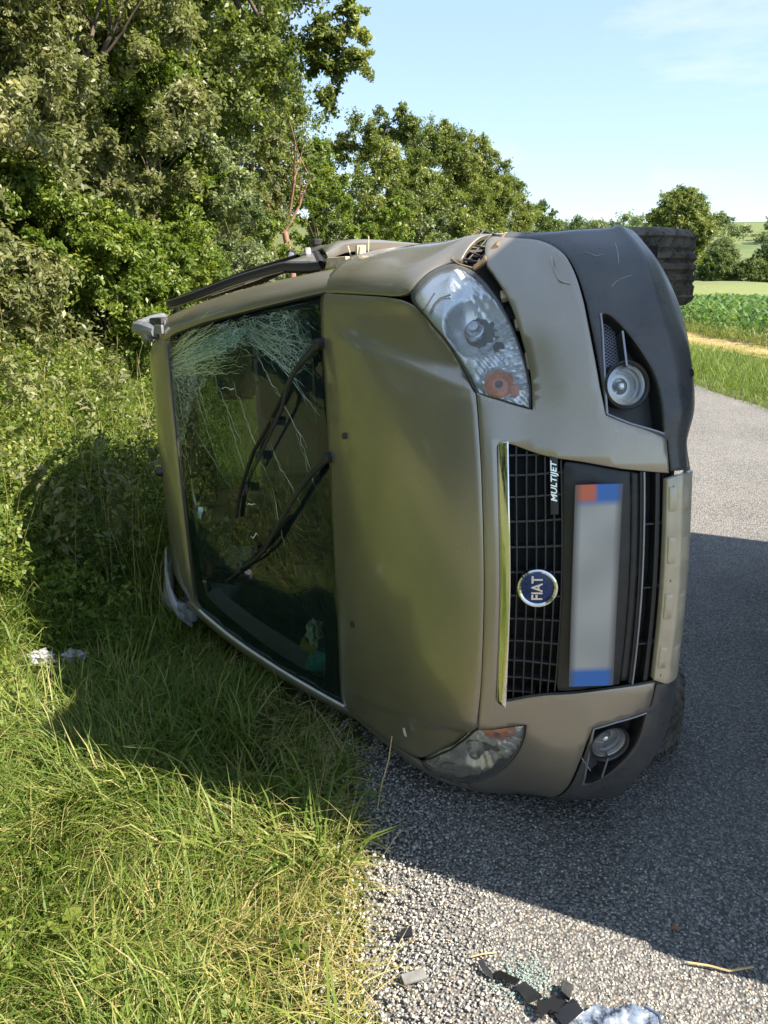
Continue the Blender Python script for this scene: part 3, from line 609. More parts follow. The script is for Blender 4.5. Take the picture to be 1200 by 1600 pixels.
# crushed whitened patch of laminated glass along the upper edge
panel('crazed_web', [(.985, .30), (.98, .50), (.80, .56), (.50, .615), (.20, .655), (.06, .66), (.05, .52), (.14, .44), (.26, .50), (.40, .55), (.55, .50), (.68, .40), (.80, .36), (.93, .16), (.985, .12)], W, M['web'], wsc, off=.0009, step=.03, rim=False, sm=2, **WS)
cp = [(.97, .40), (.96, .48), (.80, .52), (.62, .572), (.46, .60), (.36, .60), (.50, .53), (.62, .50), (.75, .47), (.88, .43)]
panel('crazed_patch', cp, W, glassy('crazed_glass', (.60, .78, .76), .10, 1.6, (.22, .46, .48), .30), wsc, off=.0006, step=.03, rim=False, sm=2, **WS)
# wipers
def wiper(arm, blade):
    def at(v, y, h): 
        X = W(np.array([v]), np.array([y]))[0]; return X + np.array([.54, 0, .84]) * h
    root = empty('wiper'); root.parent = car
    bm = bmesh.new(); k = len(arm); pts = [at(v, y, .020 + .012 * math.sin(math.pi * i / (k - 1))) for i, (v, y) in enumerate(arm)]
    tube(bm, pts, [.013, .0115, .009, .0075, .006, .005, .004][:k], 8); lathe(bm, at(*arm[0], .012), (.54, 0, .84), [(-.02, .018), (.018, .017), (.022, .012), (.023, 0)], 14); bm_obj('wiper_arm', bm, M['black'], root)
    bm = bmesh.new(); pts = [at(v, y, .012) for v, y in blade]; tube(bm, pts, .0058, 6); pts = [at(v, y, .004) for v, y in blade]; tube(bm, pts, .004, 4)
    for q in (.25, .5, .75):
        v, y = np.array(blade[0]) * (1 - q) + np.array(blade[-1]) * q; bm_box(bm, at(v, y, .016), (.03, .03, .012), None, .003)
    bm_obj('wiper_blade', bm, M['rubber'], root)
wiper([(.0, .555), (.06, .51), (.114, .464), (.144, .428), (.186, .35), (.272, .254), (.38, .134)], [(.166, .426), (.224, .362), (.306, .272), (.392, .19), (.47, .08), (.518, .0), (.544, -.07)])
wiper([(-.01, .21), (.06, .155), (.118, .1), (.232, -.024), (.34, -.148), (.428, -.21), (.50, -.25)], [(.21, -.01), (.30, -.09), (.40, -.17), (.50, -.245), (.58, -.30), (.666, -.352)])
for u, s in ((.712, 1.25), (.675, -1.287)):
    m = frame(u, s, Pn, .0); bm = bmesh.new(); bm_box(bm, (0, 0, .004), (.018, .013, .011), None, .004); bmesh.ops.transform(bm, matrix=m, verts=bm.verts); bm_obj('washer_nozzle', bm, M['black'], car)
# scuttle under the glass edge
cw = [(-.10, 0), (-.10, .69, 1), (.012, .695, 1), (.012, 0)]
panel('scuttle', sym(cw), W, M['black'], car, off=-.012, depth=.01, step=.04, rim=False, **WS)
# pillars
def pil(sd):
    def A(v, t):
        v = np.asarray(v, float); t = np.asarray(t, float); h = hw(v); E = W(v, h * sd)
        O = np.stack([-.14 - .80 * v, (.772 - .148 * v - .012 * 4 * v * (1 - v) * -1) * sd, 1.03 + .545 * v + .03 * 4 * v * (1 - v)], -1)
        m = E * (1 - t[..., None]) + O * t[..., None]; b = (4 * t * (1 - t))[..., None] * .012
        return m + np.array([.35, .45 * sd, .7]) * b
    return A
for sd in (1, -1):
    pp_ = [(-.06, .05, 1), (-.06, 1, 1), (.5, 1), (1.06, 1, 1), (1.06, .03, 1), (.5, .03)]
    panel('pillar', pp_, pil(sd), M['paint'], car, off=.004 if sd > 0 else .010, depth=.03, step=.02, scale=(.9, .08), edge=.004)
    bm = bmesh.new(); pts = [Vector(W(np.array([v]), np.array([hw(v) * sd]))[0]) + Vector((.3, .1 * sd, .5)) * .006 for v in np.linspace(-.02, .95, 24)]
    tube(bm, pts, .0045, 6); bm_obj('screen_seal_highlight', bm, M['rubber'] if sd > 0 else M['trimgrey'], car)  # right-hand seal kept pale, painting the pillar edge highlight into its colour
# roof
_rd = np.array([-.03, 0, .04, .08, .13, .18, .28, .5, 1.2, 1.7, 1.9]); _rz = np.array([-.016, 0, .025, .046, .064, .077, .089, .097, .09, .05, -.01])
def Rf(d, y):
    d = np.asarray(d, float); y = np.asarray(y, float)
    z = sum(np.interp(d + o, _rd, _rz) * w for o, w in ((-.03, .2), (-.015, .2), (0, .2), (.015, .2), (.03, .2)))
    k = np.clip((np.abs(y) - .47) / .15, 0, 2)
    return np.stack([-.771 - .183 * y * y * np.clip(1 - d / 1.5, 0, 1) - d, y, 1.579 - .009 * y * y + z * (1 - .35 * np.clip(k, 0, 1)) - .055 * k * k * np.clip(d / .2, .12, 1)], -1)
rf = [(.004, 0), (.004, .3), (.004, .535), (.03, .60), (.1, .635), (.5, .65), (1.2, .65), (1.88, .60, 1), (1.88, 0)]
roof = panel('roof', sym(rf), Rf, M['paint'], car, depth=.02, step=.035, scale=(1, 1))
lx = Rf(np.array([.21]), np.array([0.]))[0]
bm = bmesh.new(); lathe(bm, lx, (.2, 0, 1), [(-.01, .022), (.012, .020), (.026, .014), (.03, .006), (.031, 0)], 16); tube(bm, [Vector(lx) + Vector((0, 0, .025)), Vector(lx) + Vector((-.10, 0, .05)), Vector(lx) + Vector((-.45, 0, .20))], [.006, .004, .002], 6); bm_obj('aerial', bm, M['black'], roof)
# roof rails
for sd in (1, -1):
    bm = bmesh.new(); y = (.615 if sd < 0 else .585) * sd
    pts = [(-.93, y * .98, 1.62), (-1.0, y, 1.665), (-1.10, y, 1.70), (-1.5, y, 1.715), (-2.2, y, 1.705), (-2.42, y, 1.66)]
    tube(bm, pts, [.022, .03, .028, .022, .022, .026], 10); rl = bm_obj('roof_rail', bm, M['silver'], car)
    bm = bmesh.new(); bm_box(bm, (-.955, y * 1.0, 1.600), (.11, .085, .05), Matrix.Rotation(R(28), 3, 'Y'), .012); bm_obj('rail_foot', bm, M['black'], rl)
    if sd < 0:
        bm = bmesh.new(); V = []
        pts = [(-.99, -.34, 1.680), (-.99, -.44, 1.690), (-.985, -.52, 1.686), (-.975, -.585, 1.672), (-.955, -.64, 1.640), (-.93, -.69, 1.600)]
        tube(bm, pts, [.004, .008, .013, .019, .025, .008], 8); bm_obj('rail_end_cap', bm, M['silver'], rl)
        bm = bmesh.new(); bm_box(bm, (-.90, -.625, 1.60), (.05, .05, .035), Matrix.Rotation(R(30), 3, 'Y'), .008); bm_obj('rail_clip', bm, M['silver'], rl)
    else:
        bm = bmesh.new(); bm_box(bm, (-.985, .565, 1.66), (.05, .06, .04), Matrix.Rotation(R(30), 3, 'Y'), .018, 3); bm_obj('rail_end_cap', bm, M['silver'], rl)
        bm = bmesh.new(); bm_box(bm, (-.87, .585, 1.605), (.05, .034, .012), Matrix.Rotation(R(36), 3, 'Y'), .003); bm_obj('rail_clip', bm, M['silver'], rl)
# ------------------------------------------------------------------ sides
_sz = np.array([.10, .25, .4, .6, .8, .9, .96, 1.035, 1.2, 1.4, 1.6]); _sy = np.array([.80, .82, .84, .842, .838, .828, .812, .772, .722, .665, .612])
def S(sd, bulge=0.):
    def f(x, z):
        x = np.asarray(x, float); z = np.asarray(z, float)
        y = sum(np.interp(z + o, _sz, _sy) for o in (-.03, -.015, 0, .015, .03)) / 5
        y = y - .06 * np.clip((-1.9 - x) / .8, 0, 1) ** 2 - (.03 * np.clip((-.6 - x) / 1.5, 0, 1) if sd < 0 else 0)
        if bulge:
            a = np.clip((-.30 - x) / .22, 0, 1); y = y + bulge * (a * (.85 + .12 * np.sin(x * 7.0) * np.sin(z * 6))) * np.clip((z - .50) / .45, .1, 1)
        return np.stack([x, y * sd, z], -1)
    return f
arch = [(.37 * math.cos(R(a)), .30 + .37 * math.sin(R(a))) for a in range(0, 181, 15)]
c7 = [tuple(P(np.array([u]), np.array([7.]))[0][[0, 2]]) for u in (0, 1, 2, 3, 4, 5, 6, 7, 8)]
for sd in (1, -1):
    fn = S(sd)
    w = [(-.115, .80, 1)] + c7[1:] + [(.37, .30, 1)] + arch[1:] + [(-.37, .28, 1), (-.44, .28, 1), (-.44, .98, 1), (-.12, 1.02, 1)]
    panel('wing_side', w, fn, M['paint'], car, step=.05, scale=(1, 1), sm=0, depth=.008)
    fb = S(sd, .080 if sd > 0 else 0)
    door = [(-.45, .34, 1), (-.45, 1.0, 1), (-.9, 1.02), (-1.36, 1.03, 1), (-1.36, .34, 1)]
    dr = panel('front_door', door, fb, M['paint'], car, step=.05, scale=(1, 1), depth=.03, sm=1)
    fr_o = [(-.40, 1.035, 1), (-.60, 1.22), (-.80, 1.41), (-.96, 1.54), (-1.10, 1.575), (-1.36, 1.58, 1), (-1.36, 1.03, 1), (-.9, 1.025)]
    fr_i = [(-.56, 1.085, 1), (-.70, 1.22), (-.88, 1.40), (-1.0, 1.485), (-1.12, 1.52), (-1.30, 1.52, 1), (-1.30, 1.085, 1)]
    panel('window_frame', fr_o, fb, M['paint'], dr, holes=[fr_i], step=.03, scale=(1, 1), depth=.03, edge=.006)
    q = resample(smooth_poly(fr_i, 2), fb, .03); X = fb(q[:, 0], q[:, 1]); bm = bmesh.new(); pts = [Vector(a) for a in X]; tube(bm, pts + [pts[0]], .012, 8, False); bm_obj('window_seal', bm, M['gloss'], dr)
    q = resample(smooth_poly(fr_o, 2), fb, .03); X = fb(q[:, 0], q[:, 1]) - np.array([.01, .012 * sd, .01]); bm = bmesh.new(); pts = [Vector(a) for a in X]; tube(bm, pts + [pts[0]], .018, 8, False); bm_obj('door_seal', bm, M['rubber'], dr)
    bm = bmesh.new(); hX = fb(np.array([-1.22]), np.array([.93]))[0]; bm_box(bm, hX + np.array([0, .018 * sd, 0]), (.17, .028, .035), None, .012, 3); bm_obj('handle', bm, M['black'], dr)
    rdoor = [(-1.375, .34, 1), (-1.375, 1.03, 1), (-1.375, 1.58, 1), (-1.8, 1.58), (-2.15, 1.55), (-2.25, 1.30), (-2.22, 1.0), (-2.10, .78), (-1.93, .60), (-1.90, .34, 1)]
    hole = [(-1.44, 1.085, 1), (-1.44, 1.52, 1), (-1.8, 1.52), (-2.08, 1.50), (-2.14, 1.30), (-2.10, 1.085, 1)]
    rd_ = panel('rear_door', rdoor, fb, M['paint'], car, holes=[hole], step=.05, scale=(1, 1), depth=.03, sm=1)
    bm = bmesh.new(); hX = fb(np.array([-2.05]), np.array([.95]))[0]; bm_box(bm, hX + np.array([0, .018 * sd, 0]), (.16, .028, .035), None, .012, 3); bm_obj('handle', bm, M['black'], rd_)
    panel('door_glass', [p[:2] for p in fr_i], fb, M['gloss'], dr, off=-.012, step=.08, scale=(1, 1), rim=False)
    if sd < 0: panel('door_glass', [p[:2] for p in hole], fb, M['gloss'], rd_, off=-.012, step=.08, scale=(1, 1), rim=False)
    quarter = [(-2.265, 1.30), (-2.17, 1.56, 1), (-2.45, 1.54), (-2.60, 1.35), (-2.68, 1.0), (-2.70, .6), (-2.68, .32, 1), (-2.62, .32), (-2.60, .45), (-2.50, .58), (-2.30, .64), (-2.12, .60), (-1.95, .52, 1), (-1.95, .60), (-2.12, .78), (-2.235, 1.0)]
    panel('rear_quarter', quarter, fb, M['paint'], car, step=.06, scale=(1, 1), depth=.02, sm=1)
    sill = [(-.38, .18, 1), (-.38, .335, 1), (-1.91, .335, 1), (-1.91, .18, 1)]
    panel('sill_cladding', sill, S(sd), M['clad'], car, off=.012, step=.06, scale=(1, 1), depth=.04, sm=0)
M['privacy'] = glassy('privacy_glass', (.12, .15, .13), 0, 1.5)
# tailgate with window, rear bumper, tail lamps
def Tg(y, z):
    y = np.asarray(y, float); z = np.asarray(z, float); return np.stack([-2.70 - .04 * (1 - (y / .7) ** 2) + .22 * np.clip((z - 1.0) / .6, 0, 1) ** 1.2, y, z], -1)
tgp = [(0, .62), (.66, .62, 1), (.68, 1.0), (.62, 1.35), (.56, 1.58, 1), (0, 1.62)]; tgh = [(0, 1.08), (.54, 1.08, 1), (.50, 1.34), (.46, 1.50, 1), (0, 1.53)]
sy_ = lambda h: h + [(-p[0], p[1]) + tuple(p[2:]) for p in h[1:-1]][::-1]
tg = panel('tailgate', sy_(tgp), Tg, M['paint'], car, holes=[sy_(tgh)], step=.06, scale=(1, 1), sm=1); panel('tailgate_glass', sy_(tgh), Tg, M['privacy'], tg, off=-.01, step=.1, scale=(1, 1), sm=1, rim=False)
rb = [(0, .25), (.76, .25, 1), (.78, .45), (.74, .60, 1), (0, .61)]
panel('rear_bumper', sy_(rb), lambda y, z: Tg(y, z) + np.array([-.05, 0, 0]), M['clad'], car, step=.06, scale=(1, 1), depth=.08, sm=1)
for sd in (1, -1):
    bm = bmesh.new(); bm_box(bm, (-2.66, .60 * sd, 1.10), (.10, .08, .5), Matrix.Rotation(R(10), 3, 'Y'), .02); bm_obj('tail_lamp', bm, simple('tail_red', (.35, .01, .01), .2, coat=.5) if sd > 0 else bpy.data.materials['tail_red'], car)
# underside, exhaust, axle; wheel housings
bm = bmesh.new(); bm_box(bm, (-1.15, 0, .30), (2.9, 1.45, .10), None, .02); bm_box(bm, (.33, 0, .33), (.55, 1.0, .12), None, .03); ub = bm_obj('underbody', bm, M['deep'], car)
bm = bmesh.new(); tube(bm, [(.2, .1, .20), (-.6, .05, .19), (-1.4, .15, .19), (-2.2, .3, .20), (-2.7, .42, .22)], .028, 10); tube(bm, [(-1.9, .3, .20), (-2.35, .35, .20)], .085, 14); bm_obj('exhaust', bm, M['rust'], ub)
bm = bmesh.new(); tube(bm, [(0, -.72, .20), (0, .72, .20)], .035, 10); bm_obj('axle', bm, M['deep'], ub); bm = bmesh.new(); tube(bm, [(-2.30, -.72, .19), (-2.30, .72, .19)], .045, 10); bm_obj('axle', bm, M['deep'], ub)
def make_wheel():
    root = empty('wheel'); root.parent = car
    prof = [(-.080, .205), (-.105, .235), (-.112, .270), (-.106, .302), (-.094, .318), (-.084, .3235)]
    grooves = []
    for y in np.linspace(-.078, .078, 27):
        g = min(abs(y - c) for c in (-.045, -.016, .016, .045)); grooves.append((float(y), .3165 if g < .0045 else .3255 - 1.2 * y * y))
    pr = prof + grooves + [(-a, r) for a, r in prof[::-1]]
    n = 252; V = []; F = []
    for k in range(n):
        a = 2 * math.pi * k / n
        for (h, r) in pr:
            if r > .30:
                out = abs(h) > .046
                sh = (k + (0 if h > 0 else 3) + int(abs(h) * 90)) % 7
                cutt = (out and sh < 2) or ((.018 < abs(h) < .043) and (k + int(abs(h) * 220)) % 9 == 0)
                if cutt and r > .312: r -= .009
            V.append((r * math.cos(a), h, r * math.sin(a)))
    m_ = len(pr)
    for k in range(n):
        for j in range(m_ - 1): F.append([k * m_ + j, ((k + 1) % n) * m_ + j, ((k + 1) % n) * m_ + j + 1, k * m_ + j + 1])
    fast_mesh('tyre', np.array(V), np.array(F), M['tyre'], root, True, sharp=28)
    bm = bmesh.new(); lathe(bm, (0, 0, 0), (0, 1, 0), [(-.085, .206), (-.07, .19), (-.06, .185), (.05, .188), (.07, .194), (.088, .207)], 40)
    lathe(bm, (0, 0, 0), (0, 1, 0), [(.045, .188), (.03, .15), (.045, .09), (.06, .06), (.062, 0)], 40)
    for k in range(4):
        a = k * math.pi / 2; lathe(bm, (.055 * math.cos(a), .055, .055 * math.sin(a)), (0, 1, 0), [(-.02, .009), (.012, .008), (.014, 0)], 8)
    bm_obj('rim', bm, M['rim'], root); return root
def place(root, loc, rz, flip):
    root.matrix_local = Matrix.Translation(loc) @ Matrix.Rotation(rz, 4, 'Z') @ (Matrix.Rotation(math.pi, 4, 'Z') if flip else Matrix()) @ Matrix.Rotation(R(random.uniform(0, 360)), 4, 'Y')
wh = make_wheel(); place(wh, (0, .735, .245), R(2), False)
for loc, fl in (((0, -.735, .172), True), ((-2.30, .735, .19), False), ((-2.30, -.725, .20), True)):
    w2 = wh.copy(); link(w2); w2.parent = car
    for ch_ in wh.children: c2 = ch_.copy(); link(c2); c2.parent = w2
    place(w2, loc, 0, fl)
for x in (0, -2.30):
    for sd in (1, -1):
        V = []; F = []; n_ = 25
        for i in range(n_):
            a = math.pi * (i / (n_ - 1)) * 1.1 - .15
            for y in (.46, .80): V.append((x + .385 * math.cos(a), y * sd, .28 + .385 * math.sin(a)))
        for i in range(n_ - 1): F.append([2 * i, 2 * i + 1, 2 * i + 3, 2 * i + 2])
        fast_mesh('wheel_housing', np.array(V), F, M['deep'], car)
# ------------------------------------------------------------------ cabin
bm = bmesh.new(); prof = [(-.04, 1.055), (-.16, 1.06), (-.34, 1.055), (-.46, 1.02), (-.50, .95), (-.47, .85), (-.44, .70), (-.40, .55), (-.05, .55)]
ys = np.linspace(-.70, .70, 15); rows = [[bm.verts.new((x - .06 * (y / .7) ** 2, y, z + (.03 * math.exp(-((y - .36) / .2) ** 2) if z > .9 else 0))) for (x, z) in prof] for y in ys]
for a, b in zip(rows, rows[1:]):
    for i in range(len(prof) - 1): bm.faces.new((a[i], a[i + 1], b[i + 1], b[i]))
dash = bm_obj('dashboard', bm, M['cabin'], car)
bm = bmesh.new(); bm_box(bm, (-.20, -.38, 1.063), (.12, .50, .012), None, .004); bm_box(bm, (-.475, 0, .93), (.03, .24, .14), None, .01); bm_obj('air_vents', bm, M['deep'], dash)
bm = bmesh.new(); c = Vector((-.62, .36, .97)); ax = Vector((-.86, 0, .5)).normalized(); a = ax.orthogonal().normalized(); b = ax.cross(a)
ring_ = [c + (a * math.cos(t) + b * math.sin(t)) * .185 for t in np.linspace(0, 2 * math.pi, 33)]; tube(bm, ring_, .016, 8, False); lathe(bm, c - ax * .03, ax, [(-.02, .075), (.02, .07), (.035, .04), (.04, 0)], 18)
for t in (0, math.pi, -math.pi / 2): tube(bm, [c - ax * .02, c + (a * math.cos(t) + b * math.sin(t)) * .185], .016, 6)
tube(bm, [c - ax * .05, (-.40, .36, .86)], .04, 10); bm_obj('steering_wheel', bm, M['cabin'], car)
for y in (.36, -.36):
    bm = bmesh.new(); bm_box(bm, (-.98, y, .56), (.52, .48, .16), Matrix.Rotation(R(-6), 3, 'Y'), .06, 3); st = bm_obj('seat', bm, M['fabric'], car)
    bm = bmesh.new(); bm_box(bm, (-1.30, y, .90), (.14, .46, .62), Matrix.Rotation(R(-14), 3, 'Y'), .06, 3); bm_obj('seat_back', bm, M['fabric'], st)
    bm = bmesh.new(); bm_box(bm, (-1.40, y, 1.31), (.09, .26, .17), Matrix.Rotation(R(-10), 3, 'Y'), .04, 3); tube(bm, [(-1.375, y - .06, 1.15), (-1.395, y - .06, 1.28)], .007, 6); tube(bm, [(-1.375, y + .06, 1.15), (-1.395, y + .06, 1.28)], .007, 6); bm_obj('headrest', bm, M['fabric'], st)
bm = bmesh.new(); bm_box(bm, (-2.05, 0, .62), (.5, 1.25, .2), None, .06, 3); bm_box(bm, (-2.30, 0, .90), (.13, 1.2, .55), Matrix.Rotation(R(-12), 3, 'Y'), .05, 3); bm_obj('rear_bench', bm, M['fabric'], car)
bm = bmesh.new(); bm_box(bm, (-1.6, 0, .42), (2.2, 1.5, .04)); bm_obj('cabin_floor', bm, M['deep'], car)
hl_p = [(.05, 0), (.05, .50, 1), (.2, .56), (1.6, .56, 1), (1.6, 0)]
panel('headliner', sym(hl_p), Rf, M['trimgrey'], car, off=-.04, step=.1, scale=(1, 1), rim=False)
for sd in (1, -1):     # inner pillar trims
    V = []; F = []
    for i, v in enumerate(np.linspace(-.05, 1.0, 14)):
        e = W(np.array([v]), np.array([(hw(v) - .012) * sd]))[0]
        V += [e + np.array([-.015, 0, -.022]), e + np.array([-.05, -.012 * sd, -.055]), e + np.array([-.13, -.004 * sd, -.10])]
    for i in range(13):
        for j in range(2): F.append([3 * i + j, 3 * i + j + 1, 3 * i + j + 4, 3 * i + j + 3])
    fast_mesh('pillar_trim', np.array(V), F, M['trimgrey'], car)
    fn = S(sd); dt = [(-.48, .45, 1), (-.48, 1.02, 1), (-1.36, 1.03, 1), (-1.36, .45, 1)]
    panel('door_card', dt, fn, M['cabin'], car, off=-.05, step=.1, scale=(1, 1), sm=0, rim=False)
bm = bmesh.new(); bm_box(bm, (-.86, .0, 1.475), (.035, .23, .075), Matrix.Rotation(R(-15), 3, 'Y'), .02, 3); tube(bm, [(-.86, 0, 1.50), (-.82, 0, 1.575)], .010, 6); bm_obj('rear_view_mirror', bm, M['black'], car)
# wreckage of the left mirror: wires, clip, foot
fb = S(1, .080)
bm = bmesh.new(); tube(bm, [(-.42, .80, 1.00), (-.50, .835, 1.02), (-.58, .812, 1.06), (-.66, .828, 1.10), (-.74, .80, 1.14)], .006, 6); mr = bm_obj('mirror_wiring', bm, M['rubber'], car)
bm = bmesh.new(); tube(bm, [(-.60, .815, 1.07), (-.68, .80, 1.12), (-.76, .79, 1.17)], .004, 6); bm_obj('red_wire', bm, M['redwire'], mr)
bm = bmesh.new(); bm_box(bm, (-.56, .83, 1.05), (.07, .03, .02), Matrix.Rotation(R(30), 3, 'Z'), .006); bm_box(bm, (-.68, .83, 1.10), (.05, .04, .02), Matrix.Rotation(R(-20), 3, 'X'), .006); bm_obj('connector', bm, M['silver'], mr)
bm = bmesh.new(); bm_box(bm, (-.17, .82, .93), (.03, .05, .03), None, .006); tube(bm, [(-.19, .80, .955), (-.20, .845, .965)], .0022, 6); tube(bm, [(-.13, .80, .915), (-.135, .87, .91)], .0018, 6); bm_box(bm, (-.28, .80, .985), (.10, .03, .02), Matrix.Rotation(R(30), 3, 'Y'), .005); bm_obj('broken_clip', bm, M['cream'], car)
# loose things inside, resting against the lower side of the cabin
def in_car(pt): return mw @ Vector(pt)
toy = empty('hanging_ornament'); toy.location = in_car((-.765, -.04, 1.50)); tag(toy, 'small orange ornament hanging on a thin string behind the windscreen', 'ornament')
bm = bmesh.new(); tube(bm, [(0, 0, .0), (.004, 0, -.30)], .0012, 5); bm_obj('string', bm, M['silver'], toy)
bm = bmesh.new(); lathe(bm, (.004, 0, -.295), (.1, 0, -1), [(0, .004), (.012, .022), (.032, .028), (.06, .024), (.08, .010), (.086, 0)], 12)
for v in bm.verts: v.co.x += .006 * math.sin(v.co.z * 130)
bm_obj('charm', bm, M['toy'], toy)
def crumple(name, c, size, mat, seed, parent=None):
    g = np.random.default_rng(seed); bm = bmesh.new(); bmesh.ops.create_icosphere(bm, subdivisions=3, radius=.5)
    for v in bm.verts:
        k = 1 + .35 * math.sin(v.co.x * 13 + seed) * math.sin(v.co.y * 11) + .25 * math.sin(v.co.z * 17 + seed * 2); v.co = Vector((v.co.x * size[0], v.co.y * size[1], v.co.z * size[2])) * k
    bmesh.ops.translate(bm, vec=c, verts=bm.verts); return bm_obj(name, bm, mat, parent, sharp=20)
tag(crumple('crumpled_paper', in_car((-.225, -.47, 1.145)), (.05, .05, .10), M['paper'], 2), 'crumpled white paper behind the lower windscreen corner', 'paper')
pk = empty('packet', in_car((-.245, -.585, 1.135))); tag(pk, 'torn turquoise packet lying in the lowest windscreen corner', 'packet')
bm = bmesh.new(); bm_box(bm, (0, 0, 0), (.07, .06, .09), Matrix.Rotation(R(20), 3, 'Y'), .008); bm_obj('wrapper', bm, M['cyan'], pk)
bm = bmesh.new(); bm_box(bm, (-.03, 0, .055), (.06, .06, .035), Matrix.Rotation(R(35), 3, 'Y'), .008); bm_obj('flap', bm, M['ochre'], pk)
# ------------------------------------------------------------------ land
def xl(Y): Y = np.asarray(Y, float); return .03 - .05 * Y + .0105 * np.clip(Y - 14, 0, 60) ** 2
def xr(Y): Y = np.asarray(Y, float); return 4.98 - .062 * Y + .0105 * np.clip(Y - 14, 0, 60) ** 2
def sst(x): x = np.clip(x, 0, 1); return x * x * (3 - 2 * x)
def vnoise(x, y, s, seed=0):
    x = np.asarray(x, float) / s + seed * 17.3; y = np.asarray(y, float) / s + seed * 9.1
    i, j = np.floor(x), np.floor(y); fx, fy = sst(x - i), sst(y - j)
    h = lambda a, b: (np.sin(a * 127.1 + b * 311.7 + seed) * 43758.5453) % 1.0
    return (h(i, j) * (1 - fx) + h(i + 1, j) * fx) * (1 - fy) + (h(i, j + 1) * (1 - fx) + h(i + 1, j + 1) * fx) * fy
def land(X, Y):
    X = np.asarray(X, float); Y = np.asarray(Y, float)
    t = xl(Y) - X; b = np.clip(t - 1.0, 0, 99)
    near = sst((Y - 1.0) / 3.0)
    left = -.055 * sst(t / .6) * (t > 0) + np.where(b < 4, .56 * b - .03 * b * b * 0, 2.24 + .25 * (b - 4)) * sst(b / .9) * (.45 + .55 * near)
    left = np.where(t > 0, np.minimum(left, 4.5), 0) * (1 - sst((Y - 42) / 16))
    q = X - xr(Y); right = np.where(q > 0, -.08 * sst(q / 1.5) + .06 * sst((q - 1.5) / 1.5), 0)
    far = -.032 * np.clip(np.hypot(X, Y) - 13, 0, 70) * sst((q + 4) / 6)
    z = left + right + far
    und = (vnoise(X, Y, .9, 1) - .5) * .08 + (vnoise(X, Y, .3, 2) - .5) * .03
    off = np.where((t > 0) | (q > 0), und * sst(np.maximum(t, q) / .4), 0)
    road = (t <= 0) & (q <= 0)
    return z + off - np.where(road, .04, 0) * 1.0
def far_z(X, Y): return land(X, Y)
def grid(name, xs, ys, zf, mat, kind='structure', label=None):
    gx, gy = np.meshgrid(xs, ys, indexing='ij'); V = np.stack([gx, gy, zf(gx, gy)], -1).reshape(-1, 3); n, m = len(xs), len(ys)
    i, j = np.meshgrid(range(n - 1), range(m - 1), indexing='ij'); a = (i * m + j).ravel(); F = np.stack([a, a + m, a + m + 1, a + 1], 1)
    o = fast_mesh(name, V, F, mat); o['kind'] = kind; return o
def make_soil():
    t = NT('soil_and_thatch'); t.set(Roughness=.95); a = t.noise(1.4, 6, .6); b = t.noise(60, 6, .7)
    c = t.ramp(b, [(.25, (.035, .035, .015)), (.5, (.085, .085, .03)), (.75, (.19, .16, .08))]); c2 = t.ramp(b, [(.3, (.05, .075, .018)), (.7, (.12, .15, .04))])
    t.base(t.mix(t.ramp(a, [(.4, (0,) * 3), (.6, (1,) * 3)]), c, c2)); t.bump(b, .8, .02); return t.m
M['soil'] = make_soil()
def make_field():
    t = NT('far_fields'); t.set(Roughness=.95); a = t.noise(.012, 3, .5); b = t.noise(2.5, 5)
    c = t.ramp(a, [(.40, (.075, .125, .03)), (.48, (.12, .16, .045)), (.55, (.15, .17, .06)), (.62, (.07, .12, .03))]); t.base(t.mix(t.ramp(b, [(.3, (0,) * 3), (.8, (.5,) * 3)]), c, (.06, .09, .03))); return t.m
M['field'] = make_field()
nl1 = np.concatenate([np.linspace(-14, -3, 45)[:-1], np.linspace(-3, 9, 101), np.linspace(9, 24, 31)[1:]]); nl2 = np.concatenate([np.linspace(-14, 1, 31)[:-1], np.linspace(1, 10, 91), np.linspace(10, 60, 101)[1:]])
grid('ground', nl1, nl2, land, M['soil'])
def outer(X, Y):
    r = np.hypot(X, Y); z = land(X, Y) - .25
    z = np.where(r > 85, np.minimum(z, -2.4), z); hill = sst((r - 220) / 500)
    return z + hill * (14 + 26 * vnoise(X, Y, 260, 4)) * sst((Y + 100) / 200)
a1 = np.concatenate([-np.geomspace(2600, 26, 34), np.linspace(-24, 100, 84), np.geomspace(110, 2600, 34)]); a2 = np.concatenate([-np.geomspace(2600, 22, 30), np.linspace(-20, 120, 94), np.geomspace(126, 2600, 40)])
grid('terrain', a1, a2, outer, M['field'])
